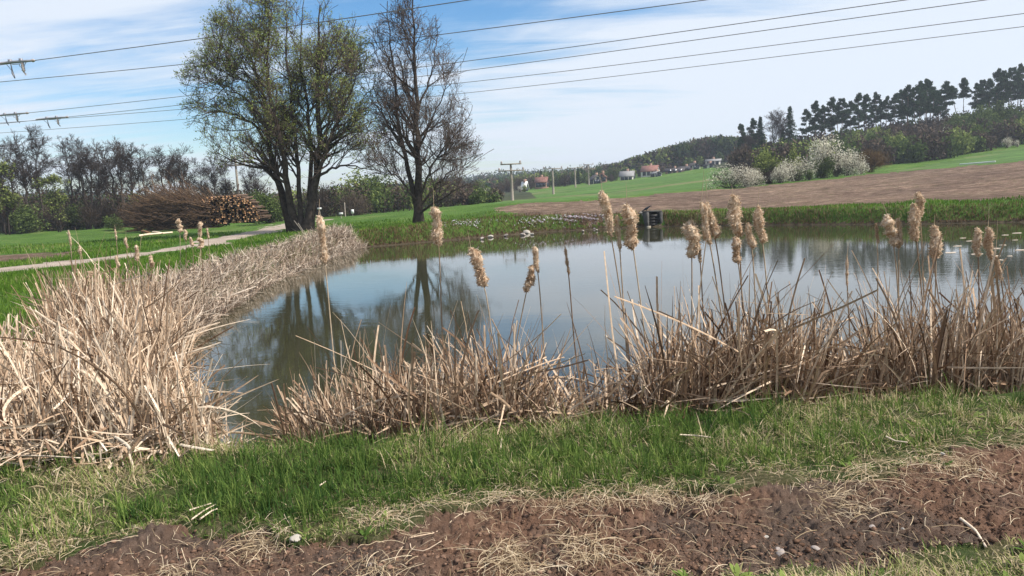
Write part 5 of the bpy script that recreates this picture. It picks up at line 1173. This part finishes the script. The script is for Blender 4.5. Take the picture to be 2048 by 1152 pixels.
n = 12500; a = rng.random(n) * (len(shore) - 1); i = a.astype(int); f_ = (a - i)[:, None]; base_ = shore[i] * (1 - f_) + shore[i + 1] * f_
nrm_ = np.array([-.75, .66]); xy = base_ + nrm_ * (rng.uniform(-.3, 1.75, n) * np.interp(base_[:, 1], [8, 16, 30, 36], [1.1, 1., .9, .6]))[:, None]
xy = xy[xy[:, 1] > 10.5]; reed_patch(g, len(xy), xy, np.interp(xy[:, 1], [10, 15, 30], [.55, .42, .42]) * rng.uniform(.6, 1.3, len(xy)), rng, (.35, .2, .45), .018, .5)
tag(obj('dead_reeds', g.build('dead_reeds', [M_reedgrey])), 'strip of short greyish flattened reeds along the left shore', 'reeds', kind='stuff')

# ------------------------------------------------------------------ grass
def blades(g, xy, z, H, W, rng, rn, lean=.35, segs=3):
    n = len(xy); az = rng.uniform(0, 2 * math.pi, n); ld = np.stack([np.cos(az), np.sin(az), np.zeros(n)], 1); l = np.abs(rng.normal(0, lean, n))[:, None]
    P = []; b = np.c_[xy, z]
    for k in range(segs + 1):
        t = k / segs; P.append(b + np.array([0, 0, 1.]) * (H * (t - .22 * t * t * np.minimum(l[:, 0] * 1.6, 2.)))[:, None] + ld * l * (H * t ** 1.7)[:, None])
    P = np.stack(P, 1); wv = W[:, None] * np.array([1., .9, .65, .08])[None, :segs + 1] if segs == 3 else W[:, None] * np.array([1., .75, .08])[None]
    sa = az + rng.normal(size=n) * .9 + 1.57; S = np.stack([np.cos(sa), np.sin(sa), np.zeros(n)], 1); g.ribbons(P, wv, S[:, None], rnd=rn)
def soil_at(x, y): return inside(SOIL, x + fbm(x, y, 3, 4, 8) * .35, y + fbm(x, y, 3, 4, 9) * .35)
def ground_z(x, y):
    """height of the built surface near the camera (with clods)"""
    r = np.hypot(x, y); fd = np.clip((9 - r) / 4, 0, 1)
    cl = clods(x, y)
    return height(x, y) + np.where(soil_at(x, y), cl - .035, fbm(x, y, 6, 3, 25) * .03) * fd
rng = np.random.default_rng(31)
def screen_roots(n, a0, a1, d0, d1, h=1.55):
    """roots with even density over the view: angle and depression uniform"""
    a = np.radians(rng.uniform(a0, a1, n)); d = np.radians(rng.uniform(d0, d1, n)); r = h / np.tan(d); return r * np.sin(a), r * np.cos(a)
g = Geo()
tx, ty = screen_roots(15500, -45, 49, 14.5, 36); so = soil_at(tx, ty); sd_ = pond_sd(tx, ty); k = (~so) & (sd_ > .12); tx, ty, sd_ = tx[k], ty[k], sd_[k]
te = edge_dist(SOIL, tx, ty); tb = fbm(tx, ty, .8, 3, 41); ts = fbm(tx, ty, 3.5, 3, 42); nt_ = len(tx)
bank = np.exp(-((sd_ - .75) / .4) ** 2)
tdry = np.clip(.33 + tb * 1.4 + ts * .7 + .5 * np.exp(-te / .15) - .12 * bank, .04, .92)
tH = rng.uniform(.035, .085, nt_) * (1 + 1.2 * np.clip(ts + .1, 0, .5) + 1.1 * bank * rng.random(nt_) ** 2) * np.clip(te / .25, .45, 1)
tone = np.clip(rng.normal(.34, .13, nt_) + tb * .25 - .10 * bank, .02, .6)
nb_ = rng.integers(6, 26, nt_); I = np.repeat(np.arange(nt_), nb_); n = len(I); az = rng.uniform(0, 2 * math.pi, n); rr = np.abs(rng.normal(0, .028, n))
x = tx[I] + np.cos(az) * rr; y = ty[I] + np.sin(az) * rr; z = ground_z(x, y) - .01
isd = rng.random(n) < tdry[I]; H = tH[I] * rng.uniform(.5, 1.35, n); H[isd] *= .8
ln_ = np.abs(rng.normal(.5, .42, n)) + isd * .5; rn = np.where(isd, rng.uniform(.66, 1., n), np.clip(tone[I] + rng.normal(0, .10, n), 0, .64)); W = rng.uniform(.0026, .0062, n)
b0 = np.c_[x, y, z]; az = az + rng.normal(size=n) * .7 + .0; ld = np.stack([np.cos(az), np.sin(az), np.zeros(n)], 1); L_ = H * 1.25; P = []
for q in range(5):
    t_ = q / 4; th_ = ln_ * (.35 + 1.15 * t_); 
    if q == 0: P.append(b0); cur = b0
    else: cur = cur + (ld * np.sin(th_)[:, None] + np.array([0, 0, 1.]) * np.cos(th_)[:, None]) * (L_ / 4)[:, None]; P.append(cur)
P = np.stack(P, 1); P[..., 2] = np.maximum(P[..., 2], z[:, None] + .006)
S = np.stack([-np.sin(az), np.cos(az), rng.normal(size=n) * .35], 1); g.ribbons(P, W[:, None] * np.array([.8, 1., .85, .55, .08])[None], unit(S)[:, None], rnd=rn)
tag(obj('grass', g.build('grass', [M_grass])), 'green and straw-coloured grass on the near bank', 'grass', kind='stuff'); print('near grass', n)
# straw lying flat: along the soil edge and in clumps on the soil
g = Geo(); x, y = screen_roots(140000, -44, 46, 15, 36); e = edge_dist(SOIL[:17], x, y, closed=False); nz = fbm(x, y, 2.2, 3, 43); so = soil_at(x, y)
prob = np.exp(-(e / .16) ** 2) * np.clip(.12 + nz * 1.9, 0, .75) + .02 * so + .05 * (~so) * np.clip(.3 + nz, 0, 1)
cl_px = [(1180, 1095, .09), (1020, 1130, .10), (520, 1075, .12), (300, 1060, .1), (770, 1010, .12), (1560, 975, .16), (1650, 985, .12), (1720, 1020, .05), (350, 1148, .07), (1300, 1140, .05), (1900, 935, .16), (760, 1145, .07)]
for (a, b_, r_) in cl_px:
    c = onz(a, b_, .45); prob += .6 * np.exp(-(((x - c[0]) ** 2 + ((y - c[1]) * .8) ** 2) / r_ ** 2))
k = rng.random(len(x)) < prob; x, y = x[k], y[k]; n = len(x); sdv = pond_sd(x, y); kk = sdv > .2; x, y = x[kk], y[kk]; n = len(x)
z = ground_z(x, y) + rng.random(n) * .012 + .002; L_ = rng.uniform(.03, .17, n); az = rng.uniform(0, 6.28, n); cur = rng.normal(0, .45, n); P = []
px_, py_ = x.copy(), y.copy(); P.append(np.c_[x, y, z])
for q in range(4):
    az = az + cur / 4; px_ = px_ + np.cos(az) * L_ / 4; py_ = py_ + np.sin(az) * L_ / 4; P.append(np.c_[px_, py_, np.maximum(z, ground_z(px_, py_) + .002) + .012 * math.sin((q + 1) / 4 * 3.1)])
P = np.stack(P, 1); S = unit(np.stack([-np.sin(az), np.cos(az), rng.normal(size=n) * .5], 1)); g.ribbons(P, np.full((n, 5), .0019) * rng.uniform(.5, 1.5, (n, 1)), S[:, None], rnd=rng.random(n))
M_straw = leafmat('old_straw', [(0, (.20, .14, .08)), (.5, (.42, .32, .20)), (1, (.66, .54, .38))], .1)
tag(obj('straw', g.build('straw', [M_straw])), 'dry straw scattered along the edge of the red soil', 'straw', kind='stuff'); print('straw', n)
# crumbs and clods of soil
_b = bmesh.new(); bmesh.ops.create_icosphere(_b, subdivisions=1, radius=1.); ico = np.array([v.co[:] for v in _b.verts]); icf = np.array([[v.index for v in f.verts] for f in _b.faces]); _b.free()
M_clod = leafmat('soil_clods', [(0, (.055, .036, .027)), (.5, (.13, .078, .052)), (1, (.20, .125, .088))], 0., .3, 60.)
g = Geo()
for cnt_, s0, s1, pw in ((30000, .0025, .006, 1.), (9000, .005, .016, 2.5)):
    x, y = screen_roots(cnt_, -41, 41, 16, 36); k = soil_at(x, y); x, y = x[k], y[k]; n = len(x); z = ground_z(x, y)
    s_ = (s0 + (s1 - s0) * rng.random(n) ** pw)[:, None, None]; V_ = ico[None] * s_ * rng.uniform(.65, 1.25, (n, 12, 1)) * np.concatenate([rng.uniform(.8, 1.5, (n, 1, 2)), rng.uniform(.5, .8, (n, 1, 1))], 2) + np.c_[x, y, z + s_[:, 0, 0] * .1][:, None]
    dk = fbm(x, y, 1.1, 3, 51); g.add(V_, tris=(icf[None] + (np.arange(n) * 12)[:, None, None]).reshape(-1, 3), rnd=np.repeat(np.clip(rng.normal(.5, .2, n) + dk * .8, 0, 1), 12))
tag(obj('soil_crumbs', g.build('soil_crumbs', [M_clod])), 'loose crumbs and clods of red-brown soil', 'soil crumbs', kind='stuff')
# broad-leaved weeds in the turf
g = Geo(); x, y = screen_roots(520, -41, 41, 15, 34); k = (~soil_at(x, y)) & (pond_sd(x, y) > .35) & (fbm(x, y, 1.3, 2, 61) > -.1); x, y = x[k], y[k]; nr_ = len(x)
for q in range(nr_):
    m_ = int(rng.integers(4, 9)); az = rng.uniform(0, 6.28, m_); L_ = rng.uniform(.03, .085, m_); el = rng.uniform(.15, 1.0, m_); c = np.array([x[q], y[q], float(ground_z(x[q:q+1], y[q:q+1])[0])]); d = np.stack([np.cos(az) * np.cos(el), np.sin(az) * np.cos(el), np.sin(el)], 1)
    P = np.stack([c + d * L_[:, None] * t - np.array([0, 0, .35]) * (L_ * t * t * .6)[:, None] for t in (0, .3, .6, .85, 1.)], 1); W = L_[:, None] * np.array([.06, .24, .30, .18, .02])[None]; g.ribbons(P, W, unit(np.stack([-np.sin(az), np.cos(az), az * 0 + .1], 1))[:, None], rnd=np.full(m_, rng.uniform(.15, .6)))
tag(obj('weeds', g.build('weeds', [M_grass])), 'small broad-leaved weeds growing in the bank grass', 'weeds', kind='stuff')
# meadow grass further off: left meadow, far bank
g = Geo()
def cover(n, a0, a1, d0, d1, Hs, mult, keep=None, red=0.):
    x, y = screen_roots(n, a0, a1, d0, d1); sdv = pond_sd(x, y); r = np.hypot(x, y); jx = x; 
    ok = (sdv > .25) & (edge_dist(PATH, x, y, False) > 1.15 + .02 * np.clip(y - 30, 0, 30)) & ~inside(FIELD, x, y) & ~inside(CROP_A, x, y) & ~inside(PLOT, x, y) & ~((np.abs(x - ob[0]) < wd * .6) & (np.abs(y - ob[1]) < 1.)) & ~((x < -3.4) & (y < 33) & (y > 9.5) & (sdv < 1.5) & (rng.random(n) < .85))
    x, y, r, sdv = x[ok], y[ok], r[ok], sdv[ok]; z = height(x, y) - .01; nz = fbm(x, y, .6, 3, 44)
    H = Hs * rng.uniform(.6, 1.4, len(x)) * (1 + nz * .7); W = r * .00052 * mult * rng.uniform(.7, 1.5, len(x)); rn = np.clip(rng.normal(.45, .2, len(x)) + nz * .5 + .35 * np.exp(-sdv / .5) * (y > 12), 0, 1)
    blades(g, np.c_[x, y], z, H, W, rng, rn, .45, 2)
cover(70000, -41, -8, 4.6, 14, .11, 1.5); cover(90000, -41, 6, 1.75, 4.6, .13, 1.6); cover(50000, 2, 41, 1.6, 3.6, .14, 1.7)
tag(obj('meadow_grass', g.build('meadow_grass', [M_fargrass])), 'short green grass of the meadow round the pond', 'grass', kind='stuff')
# dry fringe hanging over the far waterline
g = Geo(); shore = np.r_[POND[17:35]]; n = 30000; a = rng.random(n) * (len(shore) - 1); i = a.astype(int); f_ = (a - i)[:, None]; xy = shore[i] * (1 - f_) + shore[i + 1] * f_; nm_ = unit(shore[i + 1] - shore[i]); nm_ = np.c_[nm_[:, 1], -nm_[:, 0]]
xy = xy + nm_ * rng.uniform(-.1, 1.0, (n, 1)); sdv = pond_sd(xy[:, 0], xy[:, 1]); k = (sdv > .02) & (sdv < .25 + .7 * rng.random(n)) & ~((np.abs(xy[:, 0] - ob[0]) < wd * .62) & (np.abs(xy[:, 1] - ob[1]) < 1.2)); xy = xy[k]; sdv = sdv[k]; n = len(xy)
blades(g, xy, height(xy[:, 0], xy[:, 1]) - .01, rng.uniform(.08, .26, n), rng.uniform(.012, .03, n), rng, np.clip(rng.beta(1.6, 2., n), 0, 1), .8, 2)
tag(obj('bank_grass', g.build('bank_grass', [M_fringe])), 'dry brown grass fringe along the far waterline', 'grass', kind='stuff')
# flowers on the far bank
g = Geo(); rng2 = np.random.default_rng(8); nfl = 0
for (a0, a1, b0, b1, n) in [(1100, 1215, 438, 447, 170), (1040, 1100, 445, 452, 60), (890, 960, 450, 458, 40), (880, 1200, 442, 462, 60)]:
    for _ in range(n):
        a = rng2.uniform(a0, a1); t = (a - a0) / (a1 - a0); c = hit(a, rng2.uniform(b0, b1) - (t - .5) * 4, 18); c[2] += .10; u = rdir(rng2, 3) * .022; v = rdir(rng2, 3) * .02
        g.cards(np.repeat(c[None], 3, 0) + rng2.normal(size=(3, 3)) * .035, u, v, rnd=rng2.uniform(.6, 1, 3))
M_flower = leafmat('pale_petals', [(0, (.5, .42, .5)), (1, (.85, .78, .84))], .2)
tag(obj('wildflowers', g.build('wildflowers', [M_flower])), 'pale pinkish flowers scattered on the far bank', 'flowers', kind='stuff')

# ------------------------------------------------------------------ small things near the camera
for i, (a, b_, s, lb) in enumerate([(1562, 1103, .021, 'rounded grey stone on the dark soil, lower of a close pair'), (1555, 1092, .014, 'small grey stone above the rounded one'), (1632, 1090, .017, 'angular grey stone right of the pair'), (1744, 1052, .016, 'orange-brown stone in the dark soil'), (1533, 1065, .012, 'small white pebble on the dark soil'), (1805, 1063, .008, 'tiny white pebble beside the bent stalk'), (1606, 1013, .008, 'tiny pale pebble below the straw'),
        (592, 1078, .026, 'ragged whitish clod at the edge of the grass'), (1960, 941, .012, 'small pinkish stone near the right edge'), (1885, 911, .014, 'pale stone on the straw near the right edge'), (740, 1130, .010, 'small pale stone at the bottom of the soil')]):
    c = onz(a, b_, .46); c[2] = float(ground_z(np.array([c[0]]), np.array([c[1]]))[0]) + s * .3; rock('pebble' if s < .03 else 'pale_clod', lb, c, s, M_stonew if i in (4, 5, 6, 7, 9) else M_stone, 500 + i, 'stone', sx=(1.3, .9, .7))
def stalk(label, pts, wd_, tone=.9, lift=.012, name='dry_stalk'):
    P = []
    for a, b_ in pts:
        c = onz(a, b_, .47); c[2] = float(ground_z(np.array([c[0]]), np.array([c[1]]))[0]) + lift; P.append(c)
    P = np.array(P); q = np.array([np.interp(np.linspace(0, len(P) - 1, 9), range(len(P)), P[:, k]) for k in range(3)]).T; c = q[0].copy(); g = Geo()
    g.tubes((q - c)[None], np.full((1, 9), wd_ / 2) * np.linspace(1, .7, 9)[None], 6, rnd=np.array([tone]), cap=True); return tag(obj(name, g.build(name, [M_reed]), None, c), label, 'dry stalk')
stalk('bleached bent reed stalk lying on the soil at the lower right', [(1921, 1037), (1950, 1056), (1958, 1070), (1972, 1092)], .014, .95)
stalk('thin dry stem lying across the soil below the grass edge', [(818, 1075), (870, 1058), (880, 1046)], .006, .7); stalk('curved pale stem loop on the soil', [(820, 1084), (822, 1098), (850, 1104), (884, 1092)], .005, .75)
stalk('dark twig lying on the black soil', [(1518, 1026), (1550, 1030), (1578, 1042)], .004, .2); stalk('straight reed straw resting on grass under the dense clump', [(1360, 883), (1400, 886), (1425, 889)], .010, .9, .06)
stalk('short reed straw on the grass right of the dense clump', [(1772, 888), (1790, 895), (1815, 900)], .010, .9, .05); stalk('long pale reed lying flat at the foot of the left reed mass', [(12, 928), (90, 930), (165, 934)], .011, .95, .09); stalk('pale reed stub standing in the grass below the middle heap', [(1001, 905), (1003, 893), (1004, 880)], .012, .85, .05)
for i, (pts, lb) in enumerate([([(380, 1030), (425, 1016)], 'pale withered blade, upper of a crossed sheaf in the grass'), ([(385, 1052), (410, 1030), (432, 1018)], 'pale withered blade, middle of a crossed sheaf in the grass'), ([(402, 1050), (424, 1034), (436, 1030)], 'pale withered blade, lower of a crossed sheaf in the grass'), ([(640, 982), (652, 974)], 'small white withered leaf in the left grass')]): stalk(lb, pts, .009, .9, .045, 'withered_blade')
# dry leaves floating on the right of the pond
rngf = np.random.default_rng(3)
for i in range(16):
    a = [1940, 1962, 1985, 1900, 1990, 2010, 2030, 1975, 2005, 2040, 1925, 1955, 1995, 2020, 1915, 2035][i]; b_ = [482, 488, 497, 505, 512, 470, 480, 465, 490, 500, 476, 508, 520, 512, 492, 466][i]
    c = onz(a, b_, .006); g = Geo(); n = 10; th = np.linspace(0, 2 * math.pi, n, endpoint=False); s = rngf.uniform(.05, .16) * (2.2 if i in (0, 2, 3) else 1)
    r_ = s * (1 + .35 * rngf.normal(size=n) * .6); v = np.c_[np.cos(th) * r_, np.sin(th) * r_ * .5, np.zeros(n)]; V_ = np.r_[v, v * .92 + [0, 0, .006], [[0, 0, .008]]]
    g.add(V_, quads=[(k, (k + 1) % n, n + (k + 1) % n, n + k) for k in range(n)], tris=[(n + k, n + (k + 1) % n, 2 * n) for k in range(n)], rnd=.9)
    big_ = i in (0, 2, 3)
    tag(obj('floating_scum', g.build('floating_scum', [M_reedgrey]), None, c), 'long pale raft of dead matter floating %s' % {0: 'left of the ragged cattail', 2: 'right of the ragged cattail', 3: 'below the far shore, left of the others'}[i] if big_ else 'small pale fleck floating near the right edge of the pond', 'floating debris', 'flecks floating on the water')
# ------------------------------------------------------------------ haze in the air
HAZE = 0.0005
bm = bmesh.new(); bmesh.ops.create_cube(bm, size=1.); me = bpy.data.meshes.new('haze'); bm.to_mesh(me); bm.free()
m, t, out = newmat('hazy_air'); pv = t.nodes.new('ShaderNodeVolumePrincipled'); pv.inputs['Color'].default_value = (.80, .88, 1., 1); pv.inputs['Density'].default_value = HAZE; pv.inputs['Anisotropy'].default_value = .2
t.links.new(pv.outputs[0], out.inputs['Volume']); me.materials.append(m); hz = obj('haze', me, None, (0, 0, 20.5)); hz.scale = (3080, 3080, 49); tag(hz, kind='stuff')
